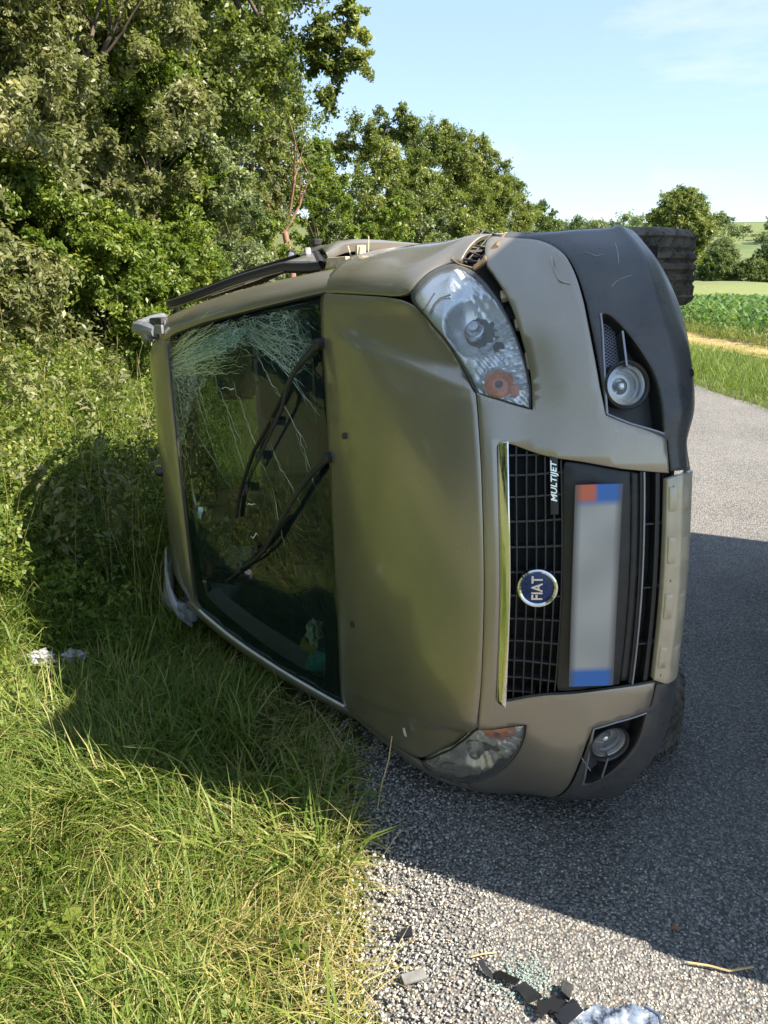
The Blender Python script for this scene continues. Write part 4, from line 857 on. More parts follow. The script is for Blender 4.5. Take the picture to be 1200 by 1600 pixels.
# ---- road
def make_asphalt():
    t = NT('worn_asphalt'); t.set(Roughness=.86)
    v = t.new('TexVoronoi', Scale=118.0); w = t.new('TexVoronoi', Scale=210.0)
    for q in (v, w): t.l.new(t.pos(), q.inputs['Vector']); q.inputs['Randomness'].default_value = 1
    sp = t.new('SeparateColor'); t.l.new(v.outputs['Color'], sp.inputs[0])
    stone = t.ramp(sp.outputs[0], [(.0, (.10, .10, .105)), (.35, (.215, .215, .215)), (.62, (.34, .335, .32)), (.82, (.42, .40, .375)), (.93, (.31, .22, .15)), (1, (.52, .50, .47))])
    gap = t.ramp(v.outputs['Distance'], [(.42, (0,) * 3), (.72, (1,) * 3)]); c = t.mix(gap, stone, (.055, .054, .054))
    sm = t.ramp(w.outputs['Distance'], [(.2, (.0,) * 3), (.6, (.5,) * 3)]); c = t.mix(sm, c, (.05, .05, .052))
    big = t.ramp(t.noise(1.1, 4), [(.35, (0,) * 3), (.7, (.35,) * 3)]); c = t.mix(big, c, (.26, .25, .235)); wr = t.ramp(t.noise(.45, 5, .65), [(.38, (.45,) * 3), (.5, (0,) * 3)]); c = t.mix(wr, c, (.085, .085, .09)); t.base(c)
    inv = t.new('Math', operation='SUBTRACT'); inv.inputs[0].default_value = 1; t.l.new(v.outputs['Distance'], inv.inputs[1]); t.bump(inv.outputs[0], .9, .006); return t.m
M['asphalt'] = make_asphalt()
Ys = np.concatenate([np.linspace(-14, 1, 31)[:-1], np.linspace(1, 6, 126), np.linspace(6, 60, 109)[1:]])
le = xl(Ys) + (vnoise(Ys, Ys * 0, .35, 5) - .5) * .10 + (vnoise(Ys, Ys * 0, .09, 6) - .5) * .05; re_ = xr(Ys) + (vnoise(Ys, Ys * 0, .5, 7) - .5) * .15
k = 14; V = []; 
for y, a, b in zip(Ys, le, re_):
    for q in np.linspace(0, 1, k): x = a + (b - a) * q; V.append((x, y, -.032 * max(0, math.hypot(x, y) - 13) * float(sst((x - float(xr(y)) + 4) / 6)) + .0 - (.012 if q in (0, 1) else 0)))
F = [[i * k + j, i * k + j + 1, (i + 1) * k + j + 1, (i + 1) * k + j] for i in range(len(Ys) - 1) for j in range(k - 1)]
tag(fast_mesh('road', V, np.array(F), M['asphalt']), kind='structure')
# chippings standing proud of the binder where the camera looks closely
def rot_rand(n, g):
    q = g.normal(size=(n, 4)); q /= np.linalg.norm(q, axis=1, keepdims=True); w, x, y, z = q.T
    return np.stack([1 - 2 * (y * y + z * z), 2 * (x * y - z * w), 2 * (x * z + y * w), 2 * (x * y + z * w), 1 - 2 * (x * x + z * z), 2 * (y * z - x * w), 2 * (x * z - y * w), 2 * (y * z + x * w), 1 - 2 * (x * x + y * y)], 1).reshape(n, 3, 3)
_cube = np.array([(a, b, c) for a in (-1, 1) for b in (-1, 1) for c in (-1, 1)], float) * .5; _cf = np.array([(0, 1, 3, 2), (4, 6, 7, 5), (0, 4, 5, 1), (2, 3, 7, 6), (0, 2, 6, 4), (1, 5, 7, 3)])
def stones(name, xy, z, size, mat, g, tint):
    n = len(xy); B = _cube[None] * (1 + g.uniform(-.45, .25, (n, 8, 3))) * size[:, None, None] * g.uniform(.55, 1.1, (n, 1, 3)); B = np.einsum('nij,nkj->nki', rot_rand(n, g), B); B[..., 2] *= .7
    V = B + np.concatenate([xy, z[:, None]], 1)[:, None]; F = (np.arange(n) * 8)[:, None, None] + _cf[None]
    return fast_mesh(name, V.reshape(-1, 3), F.reshape(-1, 4), mat, smooth=False, tint=np.repeat(tint, 8))
def tinted(name, stops, rough=.9, trans=0, spec=.3, nrm=None):
    t = NT(name); t.set(Roughness=rough); t.b.inputs['Specular IOR Level'].default_value = spec
    at_ = t.new('Attribute', attribute_name='tint'); c = t.ramp(at_.outputs['Fac'], stops); t.base(c)
    if trans:
        tl = t.new('BsdfTranslucent'); mx = t.new('MixShader'); mx.inputs[0].default_value = trans; br = t.new('Mix', data_type='RGBA', blend_type='MULTIPLY'); br.inputs[0].default_value = 1
        t.l.new(c, br.inputs[6]); br.inputs[7].default_value = (1.25, 1.35, .7, 1); t.l.new(br.outputs[2], tl.inputs[0]); t.l.new(t.b.outputs[0], mx.inputs[1]); t.l.new(tl.outputs[0], mx.inputs[2]); t.l.new(mx.outputs[0], t.out.inputs[0])
    return t.m
M['stone'] = tinted('chipping_stone', [(0, (.15, .15, .155)), (.35, (.25, .25, .245)), (.65, (.40, .39, .37)), (.9, (.50, .48, .44)), (.95, (.36, .25, .16)), (1, (.56, .54, .50))], .8)
g = np.random.default_rng(11); n = 60000; xy = np.stack([g.uniform(-.12, 1.9, n), 1.2 + 2.6 * g.random(n) ** 1.35], 1); ok = xy[:, 0] > xl(xy[:, 1]) + .0 + .05 * g.random(n); xy = xy[ok]; n = len(xy)
tag(stones('road_chippings', xy, g.uniform(-.0022, .0006, n), g.uniform(.0035, .0078, n), M['stone'], g, g.random(n) ** 1.1), kind='stuff')
n = 4200; xy = np.stack([g.normal(0, .13, n), g.uniform(1.15, 3.4, n)], 1); xy[:, 0] += xl(xy[:, 1]) + .02
tag(stones('loose_gravel', xy, np.maximum(land(xy[:, 0], xy[:, 1]), -.03) + g.uniform(.0, .01, n) + np.where(xy[:, 0] > xl(xy[:, 1]), .03, .012), g.uniform(.003, .010, n), M['stone'], g, .35 + .6 * g.random(n)), kind='stuff')
# ---- grass
GR_ = [(0, (.060, .105, .016)), (.35, (.115, .180, .030)), (.6, (.20, .255, .052)), (.8, (.33, .32, .105)), (1, (.50, .40, .20))]
M['grass'] = tinted('grass_blade', GR_, .5, .38, .35)
def blades(name, xy, z, length, width, tint, g, lean=.5, droop=.9, dirn=None, seg=3):
    n = len(xy); a = g.uniform(0, 2 * np.pi, n) if dirn is None else dirn + g.normal(0, .8, n); le_ = np.abs(g.normal(lean, .3, n)); dr = np.abs(g.normal(droop, .4, n))
    d = np.stack([np.cos(a), np.sin(a), 0 * a], 1); sd_ = np.stack([-np.sin(a), np.cos(a), 0 * a], 1); tw = g.normal(0, .5, n)[:, None]; sd_ = sd_ * np.cos(tw) + np.array([0, 0, 1]) * np.sin(tw)
    p = np.concatenate([xy, z[:, None]], 1); ang = np.pi / 2 - le_; V = []
    for s in range(seg + 1):
        w = (width * (1 - (s / seg) ** 1.6) * (.75 if s == 0 else 1))[:, None] * .5
        if s < seg: V += [p + sd_ * w, p - sd_ * w]
        else: V += [p]
        step = (length / seg)[:, None]; p = p + (d * np.cos(ang)[:, None] + np.array([0, 0, 1]) * np.sin(ang)[:, None]) * step; ang = ang - dr * (s + 1) / seg * 1.1
    m = 2 * seg + 1; V = np.stack(V, 1); b = (np.arange(n) * m)[:, None]
    F = [np.concatenate([b + 2 * s, b + 2 * s + 1, b + 2 * s + 3, b + 2 * s + 2], 1) for s in range(seg - 1)]; s = seg - 1; F.append(np.concatenate([b + 2 * s, b + 2 * s + 1, b + 2 * s + 2, b + 2 * s + 2], 1))
    quads = np.concatenate(F[:-1]); tris = F[-1][:, :3]
    # one polygon size per mesh: split quads
    T_ = np.concatenate([quads[:, [0, 1, 2]], quads[:, [0, 2, 3]], tris]); o = fast_mesh(name, V.reshape(-1, 3), T_, M['grass'], tint=np.repeat(tint, m)); return o
def keep_off_car(xy, marg=0.):
    """False where the body of the car presses on the ground"""
    loc = (np.concatenate([xy, np.full((len(xy), 1), .05)], 1) - np.array(CAR_T)) @ CAR_R
    return ~((loc[:, 0] > -2.8) & (loc[:, 0] < .72 + marg) & (loc[:, 2] > .15) & (loc[:, 2] < np.interp(loc[:, 0], [-2.7, -1.0, -.8, -.1, .55], [1.5, 1.58, 1.5, 1.05, .75]) + marg))
g = np.random.default_rng(21)
n = 135000; xy = np.stack([-2.4 + 2.5 * g.random(n) ** .85, 1.0 + 3.6 * g.random(n) ** 1.5], 1); t = xl(xy[:, 1]) - xy[:, 0]
dens = np.clip(t / .35 + .12, 0, 1) * (.35 + .9 * vnoise(xy[:, 0], xy[:, 1], .22, 3)); ok = (g.random(n) < dens) & (t > -.06) & keep_off_car(xy, .02); xy = xy[ok]; t = t[ok]; n = len(xy)
pch = vnoise(xy[:, 0], xy[:, 1], .5, 8); tint = np.clip(.30 + .30 * (vnoise(xy[:, 0], xy[:, 1], .8, 9) - .3) + g.normal(0, .14, n) + .42 * np.exp(-(t / .22) ** 2) * g.random(n) + np.where(g.random(n) < .26, .42, 0), 0, 1)
ln = (.06 + .20 * g.random(n) ** 1.3) * (.45 + .55 * sst(t / .5)) * (.7 + .7 * pch); dirn = vnoise(xy[:, 0], xy[:, 1], .35, 12) * 9
tag(blades('grass', xy, land(xy[:, 0], xy[:, 1]) - .01, ln, g.uniform(.0028, .0078, n), tint, g, .75, .85, dirn), kind='stuff')
# dry mown stalks lying on the sward
n = 14000; xy = np.stack([-1.9 + 2.0 * g.random(n), 1.05 + 2.4 * g.random(n) ** 1.2], 1); t = xl(xy[:, 1]) - xy[:, 0]; ok = (t > -.03) & keep_off_car(xy, .05) & (g.random(n) < .25 + .75 * np.exp(-(t / .4) ** 2)); xy = xy[ok]; n = len(xy)
tag(blades('dry_stalks', xy, land(xy[:, 0], xy[:, 1]) + .02 + .05 * g.random(n), g.uniform(.06, .22, n), g.uniform(.0015, .003, n), np.clip(.86 + g.normal(0, .08, n), 0, 1), g, 1.35, .3), kind='stuff')
# longer sward on the bank and behind the car
n = 170000; xy = np.stack([-5.2 + 5.0 * g.random(n), 3.2 + 13 * g.random(n) ** 1.6], 1); t = xl(xy[:, 1]) - xy[:, 0]; ok = (t > .0) & (g.random(n) < .3 + .7 * vnoise(xy[:, 0], xy[:, 1], .7, 14)) & keep_off_car(xy, .03); xy = xy[ok]; n = len(xy); sc_ = 1 + .08 * xy[:, 1]
tag(blades('bank_grass', xy, land(xy[:, 0], xy[:, 1]) - .02, g.uniform(.14, .42, n), g.uniform(.004, .008, n) * sc_, np.clip(.46 + .4 * (vnoise(xy[:, 0], xy[:, 1], 1.1, 15) - .4) + g.normal(0, .13, n), 0, 1), g, .6, .8), kind='stuff')
# tussock bent over beside the roof
for (cx, cy, nn_, R_, hgt) in ((-1.22, 4.0, 2600, .30, .50), (-.95, 3.55, 900, .18, .3)):
    rr_ = R_ * np.sqrt(g.random(nn_)); aa = g.uniform(0, 2 * np.pi, nn_); xy = np.stack([cx + rr_ * np.cos(aa), cy + rr_ * np.sin(aa)], 1)
    o = blades('tussock', xy, land(xy[:, 0], xy[:, 1]) - .02, g.uniform(.6, 1.25, nn_) * hgt, g.uniform(.003, .006, nn_), np.clip(.36 + g.normal(0, .18, nn_), 0, 1), g, .35, .9, -1.9 + .5 * np.cos(aa), 4)
    tag(o, 'tall grass tussock bent over beside the car roof' if hgt > .4 else 'short grass tussock under the front end of the car roof', 'grass tussock')
# right verge
n = 60000; Yr = 6 + 26 * g.random(n) ** 1.7; q = -.1 + 3.5 * g.random(n); xy = np.stack([xr(Yr) + q, Yr], 1); sc_ = .8 + .05 * Yr
tag(blades('verge_grass', xy, land(xy[:, 0], xy[:, 1]) - .02, g.uniform(.15, .42, n) * (.5 + .5 * sst(q / .8)) * (1 - .6 * sst((q - 1.6) / 1.4)), g.uniform(.004, .008, n) * sc_, np.clip(.42 + g.normal(0, .15, n) + .25 * sst((q - 2.4) / 1), 0, 1), g, .4, .7), kind='stuff')
n = 26000; Yr = 9 + 30 * g.random(n) ** 1.5; q = 3.1 + 1.7 * g.random(n); xy = np.stack([xr(Yr) + q, Yr], 1)
tag(blades('dry_grass', xy, land(xy[:, 0], xy[:, 1]) - .02, g.uniform(.06, .3, n) * np.where(q > 4.4, 2.2, .5), g.uniform(.006, .012, n), np.clip(.88 + g.normal(0, .12, n) - .2 * (q > 4.3), 0, 1), g, .5, .5), kind='stuff')
Yd = np.linspace(6, 45, 80); V = []; 
for y in Yd:
    for q in np.linspace(2.9, 4.9, 8): x = float(xr(y)) + q; V.append((x, y, float(land(x, y)) + .012))
F = [[i * 8 + j, i * 8 + j + 1, (i + 1) * 8 + j + 1, (i + 1) * 8 + j] for i in range(79) for j in range(7)]
tag(fast_mesh('dirt_strip', V, np.array(F), simple('dry_straw_ground', (.36, .26, .13), .95, 0, .35, 6)), kind='structure')
# maize
M['corn'] = tinted('maize_leaf', [(0, (.045, .105, .022)), (.5, (.085, .165, .035)), (1, (.17, .24, .07))], .45, .3, .4)
PV = []; 
def corn_plant(seed):
    gg = np.random.default_rng(seed); V = []; F = []; h = 1.0
    for k in range(9):
        z0 = .12 + .09 * k; a = k * 2.6 + gg.normal(0, .4); L_ = gg.uniform(.45, .75) * (1 - .03 * k); b0 = len(V)
        for s in range(5):
            u = s / 4; x = L_ * u * .75; z = z0 + L_ * (1.05 * u - .95 * u * u); w = .045 * (1 - u ** 2) + .004
            for sgn in (-1, 1): V.append((x * math.cos(a) - sgn * w * math.sin(a), x * math.sin(a) + sgn * w * math.cos(a), z))
        for s in range(4): F.append((b0 + 2 * s, b0 + 2 * s + 1, b0 + 2 * s + 3, b0 + 2 * s + 2))
    return np.array(V), np.array(F)
pls = [corn_plant(s) for s in range(5)]; g = np.random.default_rng(31); VV, FF, TT = [], [], []; off = 0
for row in range(34):
    q = 5.0 + row * .78; Yc = np.arange(11, 62, .28 if row < 10 else .5); Yc = Yc + g.normal(0, .05, len(Yc)); Xc = xr(Yc) + q + g.normal(0, .05, len(Yc))
    zc = land(Xc, Yc)
    for x, y, z in zip(Xc, Yc, zc):
        if abs(x) > .56 * y + 2.5: continue
        pv, pf = pls[g.integers(5)]; a = g.uniform(0, 6.28); s = g.uniform(.8, 1.05) * (.85 + .25 * float(vnoise(x, y, 6, 3)))
        ca, sa = math.cos(a) * s, math.sin(a) * s; VV.append(np.stack([pv[:, 0] * ca - pv[:, 1] * sa + x, pv[:, 0] * sa + pv[:, 1] * ca + y, pv[:, 2] * s + z], 1)); FF.append(pf + off); off += len(pv); TT.append(np.full(len(pv), np.clip(g.normal(.5, .2), 0, 1)))
tag(fast_mesh('maize_field', np.concatenate(VV), np.concatenate(FF), M['corn'], tint=np.concatenate(TT)), kind='stuff')
# ------------------------------------------------------------------ trees and shrubs
LEAF = {'olive': [(0, (0.064, 0.090, 0.019)), (.4, (0.133, 0.174, 0.037)), (.75, (0.235, 0.262, 0.075)), (1, (0.407, 0.394, 0.166))],
        'deep': [(0, (0.051, 0.081, 0.021)), (.5, (0.112, 0.159, 0.039)), (1, (0.241, 0.273, 0.098))],
        'bright': [(0, (0.077, 0.122, 0.019)), (.5, (0.158, 0.220, 0.037)), (.8, (0.267, 0.296, 0.062)), (1, (0.407, 0.384, 0.145))],
        'grey': [(0, (0.083, 0.116, 0.057)), (.5, (0.165, 0.210, 0.098)), (1, (0.318, 0.337, 0.177))],
        'pale': [(0, (0.099, 0.119, 0.041)), (.45, (0.189, 0.205, 0.086)), (.8, (0.288, 0.285, 0.144)), (1, (0.397, 0.360, 0.216))],
        'brown': [(0, (0.089, 0.116, 0.026)), (.4, (0.190, 0.196, 0.057)), (.7, (0.355, 0.220, 0.093)), (1, (0.407, 0.313, 0.145))]}
for k_, v_ in LEAF.items(): M['leaf_' + k_] = tinted('leaf_' + k_, v_, .45, .42, .45)
M['bark'] = simple('bark', (.10, .08, .06), .9, 0, .45, 14, bump=.6); M['redbark'] = simple('red_bark', (.27, .145, .10), .85, 0, .35, 14, bump=.5)
def leaf_cloud(name, cen, rad, per, size, mat, g, parent, squash=.8, aspect=.44, shell=.55, spray=1.):
    n = len(cen) * per; c = np.repeat(cen, per, 0); r = np.repeat(rad, per); nt = 9
    td = g.normal(size=(len(cen), nt, 3)); td[..., 2] += .15; td /= np.linalg.norm(td, axis=2, keepdims=True); pick = g.integers(0, nt, n); ci = np.repeat(np.arange(len(cen)), per)
    tl = spray * g.uniform(.75, 1.5, (len(cen), nt))[ci, pick]; d = td[ci, pick]; u_ = g.random(n) ** .75
    p = c + (d * (u_ * tl)[:, None] + np.array([0, 0, -.22]) * (u_ ** 2 * tl)[:, None]) * r[:, None] * np.array([1, 1, squash]) + g.normal(0, .13, (n, 3)) * r[:, None]
    nrm = d * .55 + g.normal(0, .55, (n, 3)) + np.array([0, 0, .45]); nrm /= np.linalg.norm(nrm, axis=1, keepdims=True)
    ax = np.cross(nrm, g.normal(size=(n, 3))); ax /= np.linalg.norm(ax, axis=1, keepdims=True); ax[:, 2] -= .25; ax /= np.linalg.norm(ax, axis=1, keepdims=True); bx = np.cross(nrm, ax)
    s = (size * g.uniform(.55, 1.25, n))[:, None]; fold = nrm * s * .12
    V = np.stack([p - ax * s * .5, p + bx * s * aspect * .5 + fold - ax * s * .08, p + ax * s * .5, p - bx * s * aspect * .5 + fold - ax * s * .08], 1)
    F = (np.arange(n) * 4)[:, None] + np.array([[0, 1, 2, 3]]); base = np.repeat(g.normal(.42, .15, len(cen)), per); tint = np.clip(base + g.normal(0, .17, n), 0, 1)
    return fast_mesh(name, V.reshape(-1, 3), F, mat, parent, smooth=True, tint=np.repeat(tint, 4))
def branchy(bm, p, d, L_, r, depth, g, tips):
    pts = [Vector(p)]; dd = Vector(d).normalized()
    for i in range(4):
        dd = (dd + Vector(g.normal(0, .10, 3)) + Vector((0, 0, .05))).normalized(); pts.append(pts[-1] + dd * L_ / 4)
    tube(bm, pts, [r * (1 - .13 * i) for i in range(5)], 7 if depth > 1 else 5); tips.append(pts[-1])
    if depth:
        for k in range(3 if depth > 1 else 2):
            a = g.uniform(0, 6.28); o = Vector((math.cos(a), math.sin(a), g.uniform(.3, 1.1))); branchy(bm, pts[g.integers(2, 5)], dd * .6 + o * .7, L_ * g.uniform(.5, .75), r * .5, depth - 1, g, tips)
def tree(name, label, cat, x, y, top, rad, leaf, lmat, seed, base=.0, per=None, group=None, nb=None, trunk=.0, bark='bark', lean=(0, 0), cov=1.0, extra=()):
    """base: height of the foliage foot above ground; top: absolute height"""
    g = np.random.default_rng(seed); z0 = float(land(x, y)) if abs(x) < 24 and y < 60 else float(outer(np.array(x), np.array(y))); h = top - z0
    root = empty(name, (x, y, z0)); tag(root, label, cat, group)
    ch = h - base; nb = nb or int(34 + 10 * ch * rad); cz = base + ch / 2
    u = g.normal(size=(nb, 3)); u /= np.linalg.norm(u, axis=1, keepdims=True); k = g.uniform(.45, 1, nb) ** .5; br = g.uniform(.20, .38, nb) * rad * (.7 if ch > 2 else 1)
    z = u[:, 2] * k; prof = np.where(z > 0, 1 - .35 * z ** 2, 1.0)
    cen = np.stack([u[:, 0] * k * (rad - br * .6) * prof + lean[0] * (z + 1) * .5, u[:, 1] * k * (rad - br * .6) * prof + lean[1] * (z + 1) * .5, cz + z * (ch / 2 - br * .4)], 1)
    if len(extra): ex = np.array(extra[1:]) + np.array([0, 0, .0]); ex[:, 2] -= z0; cen = np.concatenate([cen, ex]); br = np.concatenate([br, np.full(len(ex), .20)])
    area = 4 * np.pi * br.mean() ** 2 * nb; per = per or max(20, int(cov * 1.15 * area / (leaf * leaf * .3) / nb))
    per = min(per, 900)
    leaf_cloud('crown', cen, br, per, leaf, M['leaf_' + lmat], g, root)
    bm = bmesh.new(); tips = []; tr = trunk or max(.025, .013 * h)
    n_st = 1 if base > .8 or h > 4 else 4
    for s in range(n_st):
        off = Vector((0, 0, -.1)) if n_st == 1 else Vector((g.normal(0, .15) * rad, g.normal(0, .15) * rad, -.1)); branchy(bm, off, (lean[0] * .15 + g.normal(0, .06), lean[1] * .15 + g.normal(0, .06), 1), h * (.46 if n_st == 1 else .36), tr if n_st == 1 else tr * .6, 2, g, tips)
    bm_obj('trunk', bm, M[bark], root, sharp=80); return root
L = 'bushes and trees of the hedge on the left bank'
tree('hedge_tree', 'pale olive leafy tree at the top left, left of the pale drying bush', 'tree', -3.55, 6.6, 6.2, 1.55, .066, 'pale', 101, .0, group=L, cov=1.3)
tree('hedge_tree', 'shady tree at the left edge of the photo behind the bank', 'tree', -4.7, 5.4, 6.6, 1.7, .068, 'olive', 102, .2, group=L, cov=1.2)
tree('hedge_tree', 'bush with pale drying leaves between the olive tree and the tall dark tree', 'tree', -2.75, 8.4, 5.6, 1.15, .062, 'pale', 103, .5, group=L)
tree('hedge_tree', 'wide green tree filling the hedge behind the pale drying bush', 'tree', -4.4, 10.5, 8.5, 2.2, .08, 'bright', 104, .5, group=L)
tree('hedge_tree', 'tall dark tree whose branch hangs over the sky at the top of the photo', 'tree', -2.75, 11.2, 8.5, 1.85, .075, 'olive', 105, 1.2, group=L, lean=(1.0, 0), trunk=.12, extra=[(.10, 0, .2), (2.14, -.2, 4.18), (2.37, -.2, 4.28), (2.45, -.2, 3.95), (2.22, -.1, 3.85), (2.03, -.2, 4.3), (2.10, -.2, 3.55), (2.3, -.2, 4.45), (2.0, -.2, 3.9)])
tree('hedge_tree', 'greyish green willow-like bush under the tall dark tree', 'bush', -2.05, 10.2, 3.4, .85, .06, 'grey', 106, .1, group=L)
tree('hedge_tree', 'dark tree behind the slender red-barked trunk', 'tree', -3.1, 17.5, 8.2, 1.7, .09, 'olive', 107, 1.0, group=L)
tree('shrub', 'bright green shrub on the bank right above the car roof', 'bush', -2.1, 8.2, 2.1, .7, .055, 'bright', 110, .0, group=L)
tree('shrub', 'low yellow-green shrub among the bank grass near the left edge', 'bush', -3.3, 6.0, 1.75, .55, .055, 'bright', 111, .0, group=L)
tree('shrub', 'bright shrub halfway up the bank under the olive tree', 'bush', -3.0, 7.2, 2.5, .7, .055, 'bright', 112, .0, group=L)
tree('shrub', 'dark leafed shrub at the foot of the shady tree on the left edge', 'bush', -4.2, 6.9, 3.0, .80, .06, 'deep', 113, .0, group=L)
tree('shrub', 'small light shrub in front of the red-barked trunk', 'bush', -1.75, 12.6, 2.35, .75, .06, 'bright', 114, .0, group=L)
for i, (x, y, tp, r_) in enumerate(((-4.4, 2.6, 6.0, 1.7), (-4.6, -.6, 6.5, 1.9), (-4.9, -4.2, 6.5, 2.0), (-4.7, -8.0, 6.5, 2.1), (-5.2, 1.0, 7.2, 1.9), (-5.4, -2.4, 7.2, 1.9))):
    tree('hedge_tree', ['hedge tree on the bank nearest behind the left edge of the photo', 'hedge tree on the bank level with the camera', 'hedge tree on the bank behind the camera', 'last hedge tree on the bank behind the camera', 'taller hedge tree between the two trees level with the camera', 'taller hedge tree just behind the camera'][i], 'tree', x, y, tp, r_, .13, 'bright' if i % 2 == 0 else 'olive', 120 + i, .1, group=L)
for i, (x, y, tp, r_, m_, lb) in enumerate(((-3.5, 7.9, 4.6, 1.0, 'pale', 'pale bush filling the hedge just right of the pale olive tree'), (-2.75, 9.6, 4.4, .95, 'bright', 'bright green bush between the drying bush and the greyish bush'), (-4.1, 8.6, 6.6, 1.3, 'pale', 'tall pale bush behind the pale olive tree'), (-4.1, 7.0, 4.2, 1.0, 'bright', 'bright bush at the foot of the pale olive tree'), (-5.0, 7.6, 6.8, 1.5, 'bright', 'bright tree behind the shady tree at the left edge'), (-3.4, 11.0, 6.0, 1.2, 'bright', 'bright bush under the tall overhanging tree, left of the greyish bush'), (-2.3, 13.2, 4.6, 1.0, 'pale', 'pale bush just left of the red-barked trunk'), (-2.55, 7.5, 2.25, .7, 'bright', 'low bright bush where the bank meets the hedge, nearest the car roof'), (-3.05, 6.3, 2.1, .62, 'pale', 'low pale bush where the bank meets the hedge, left of the low bright one'), (-2.25, 9.0, 2.5, .65, 'bright', 'low bright bush just below the greyish bush'), (-3.75, 5.7, 2.3, .62, 'bright', 'low bright bush where the bank meets the hedge at the left edge'))):
    tree('hedge_bush', lb, 'bush', x, y, tp, r_, .06, m_, 180 + i, .0, group=L, cov=1.25)
# slender trunk tree
g = np.random.default_rng(5); tz = float(land(-1.82, 17.0)); sl = empty('slender_tree', (-1.82, 17.0, tz)); tag(sl, 'slender tree with a bare reddish forking trunk at the edge of the hedge', 'tree')
bm = bmesh.new(); tube(bm, [(0.05, 0, -.2), (.02, 0, .6), (-.02, 0, 1.3), (-.12, 0, 2.0), (-.18, 0, 2.3)], [.085, .075, .07, .062, .058], 8); tips = []
for dx, dz, L_ in ((-.55, 1, 1.3), (.25, 1, 1.7), (-.1, 1, 1.5), (.6, .9, 1.2)): branchy(bm, (-.16, 0, 2.2), (dx, g.normal(0, .2), dz), L_, .035, 1, g, tips)
bm_obj('trunk', bm, M['redbark'], sl, sharp=80)
cen = np.array([tuple(t) for t in tips]) + g.normal(0, .25, (len(tips), 3)) + np.array([0, 0, .5]); cen = np.concatenate([cen, cen + g.normal(0, .45, cen.shape) + np.array([0, 0, .6])]); leaf_cloud('crown', cen, g.uniform(.25, .45, len(cen)), 130, .085, M['leaf_deep'], g, sl)
T2 = 'row of trees where the road bends'
rows = [(-.75, 23, 5.5, 1.55, 'olive', 'first tree of the roadside row, right of the red-barked trunk'), (.35, 26.5, 6.2, 1.7, 'olive', 'second tree of the roadside row'), (1.9, 30, 6.4, 1.9, 'olive', 'tallest rounded tree in the middle of the roadside row'), (3.5, 34, 6.3, 2.0, 'olive', 'fourth tree of the roadside row, above the torn bracket'),
        (5.3, 39.5, 5.9, 1.9, 'olive', 'last tall tree of the roadside row before the sky'), (.1, 21.5, 3.2, 1.0, 'bright', 'low pale bush at the foot of the roadside row'), (1.5, 25.0, 3.0, 1.1, 'grey', 'low greyish bush in front of the tallest roadside tree'), (3.4, 30.5, 3.2, 1.2, 'olive', 'low bush near the right end of the roadside row'), (-1.55, 20.5, 4.4, 1.1, 'bright', 'leafy bush just behind and right of the red-barked trunk')]
for i, (x, y, tp, r_, m_, lb) in enumerate(rows): tree('roadside_tree', lb, 'tree' if r_ > 1.25 else 'bush', x, y, tp, r_, .10, m_, 140 + i, .0, group=T2, cov=.9)
tree('roadside_tree', 'small separate tree standing beyond the end of the roadside row', 'tree', 10.6, 58, 5.6, 1.75, .16, 'deep', 160, .0, group=T2)
F2 = 'far trees beyond the maize'
for i, (x, y, tp, r_, m_, lb) in enumerate([(25.0, 72, 7.6, 3.1, 'olive', 'lone broad tree showing behind the upper tyre'), (36.5, 92, 3.0, 2.6, 'deep', 'left tree of the dark clump beyond the maize'), (39.5, 90, 2.2, 2.2, 'deep', 'low middle tree of the dark clump beyond the maize'), (42.5, 92, 3.4, 2.3, 'deep', 'right rounded tree of the dark clump beyond the maize'), (60, 130, 5.5, 3.0, 'grey', 'hazy tree farther off at the right edge of the photo'), (52, 130, 5.0, 3.0, 'grey', 'hazy tree farther off behind the dark clump')]):
    tree('far_tree', lb, 'tree', x, y, tp, r_, .22, m_, 170 + i, .0 if i else 1.0, group=F2, cov=.8)
# wooded hills at the horizon
def wood(name, x0, x1, y, htop, seed):
    g = np.random.default_rng(seed); n = 420; x = g.uniform(x0, x1, n); yy = y + g.uniform(-30, 60, n); t = (x - x0) / (x1 - x0); zt = htop * (.55 + .45 * np.sin(np.pi * np.clip(t * .9 + .08, 0, 1)))
    cen = np.stack([x, yy, zt * g.uniform(.05, 1, n)], 1); o = leaf_cloud(name, cen, g.uniform(4, 7, n), 260, 1.4, M['leaf_grey'], g, None, .7, .7, spray=.7); tag(o, kind='stuff'); return o
wood('distant_wood', 40, 330, 480, 25, 1); wood('distant_wood', 150, 420, 620, 24, 2); wood('distant_wood', -250, 120, 560, 14, 3)
# weeds and undergrowth of the bank
g = np.random.default_rng(41); n = 2300; xy = np.stack([-4.6 + 3.6 * g.random(n), 3.3 + 9 * g.random(n) ** 1.5], 1); t = xl(xy[:, 1]) - xy[:, 0]; ok = (t > 1.05) & keep_off_car(xy, .15); xy = xy[ok]; n = len(xy); r_ = g.uniform(.07, .20, n); z = land(xy[:, 0], xy[:, 1])
tag(leaf_cloud('undergrowth', np.concatenate([xy, (z + g.uniform(.03, .30, n))[:, None]], 1), r_, 105, .031, M['leaf_bright'], g, None, .9, .6, .3), kind='stuff')
n = 420; xy = np.stack([-2.5 + 1.6 * g.random(n), 3.2 + 1.8 * g.random(n)], 1); ok = (xl(xy[:, 1]) - xy[:, 0] > 1.0) & keep_off_car(xy, .2); xy = xy[ok]; n = len(xy)
tag(leaf_cloud('ground_ivy', np.concatenate([xy, (land(xy[:, 0], xy[:, 1]) + .06)[:, None]], 1), g.uniform(.05, .13, n), 46, .042, M['leaf_deep'], g, None, .8, .8, .3), kind='stuff')
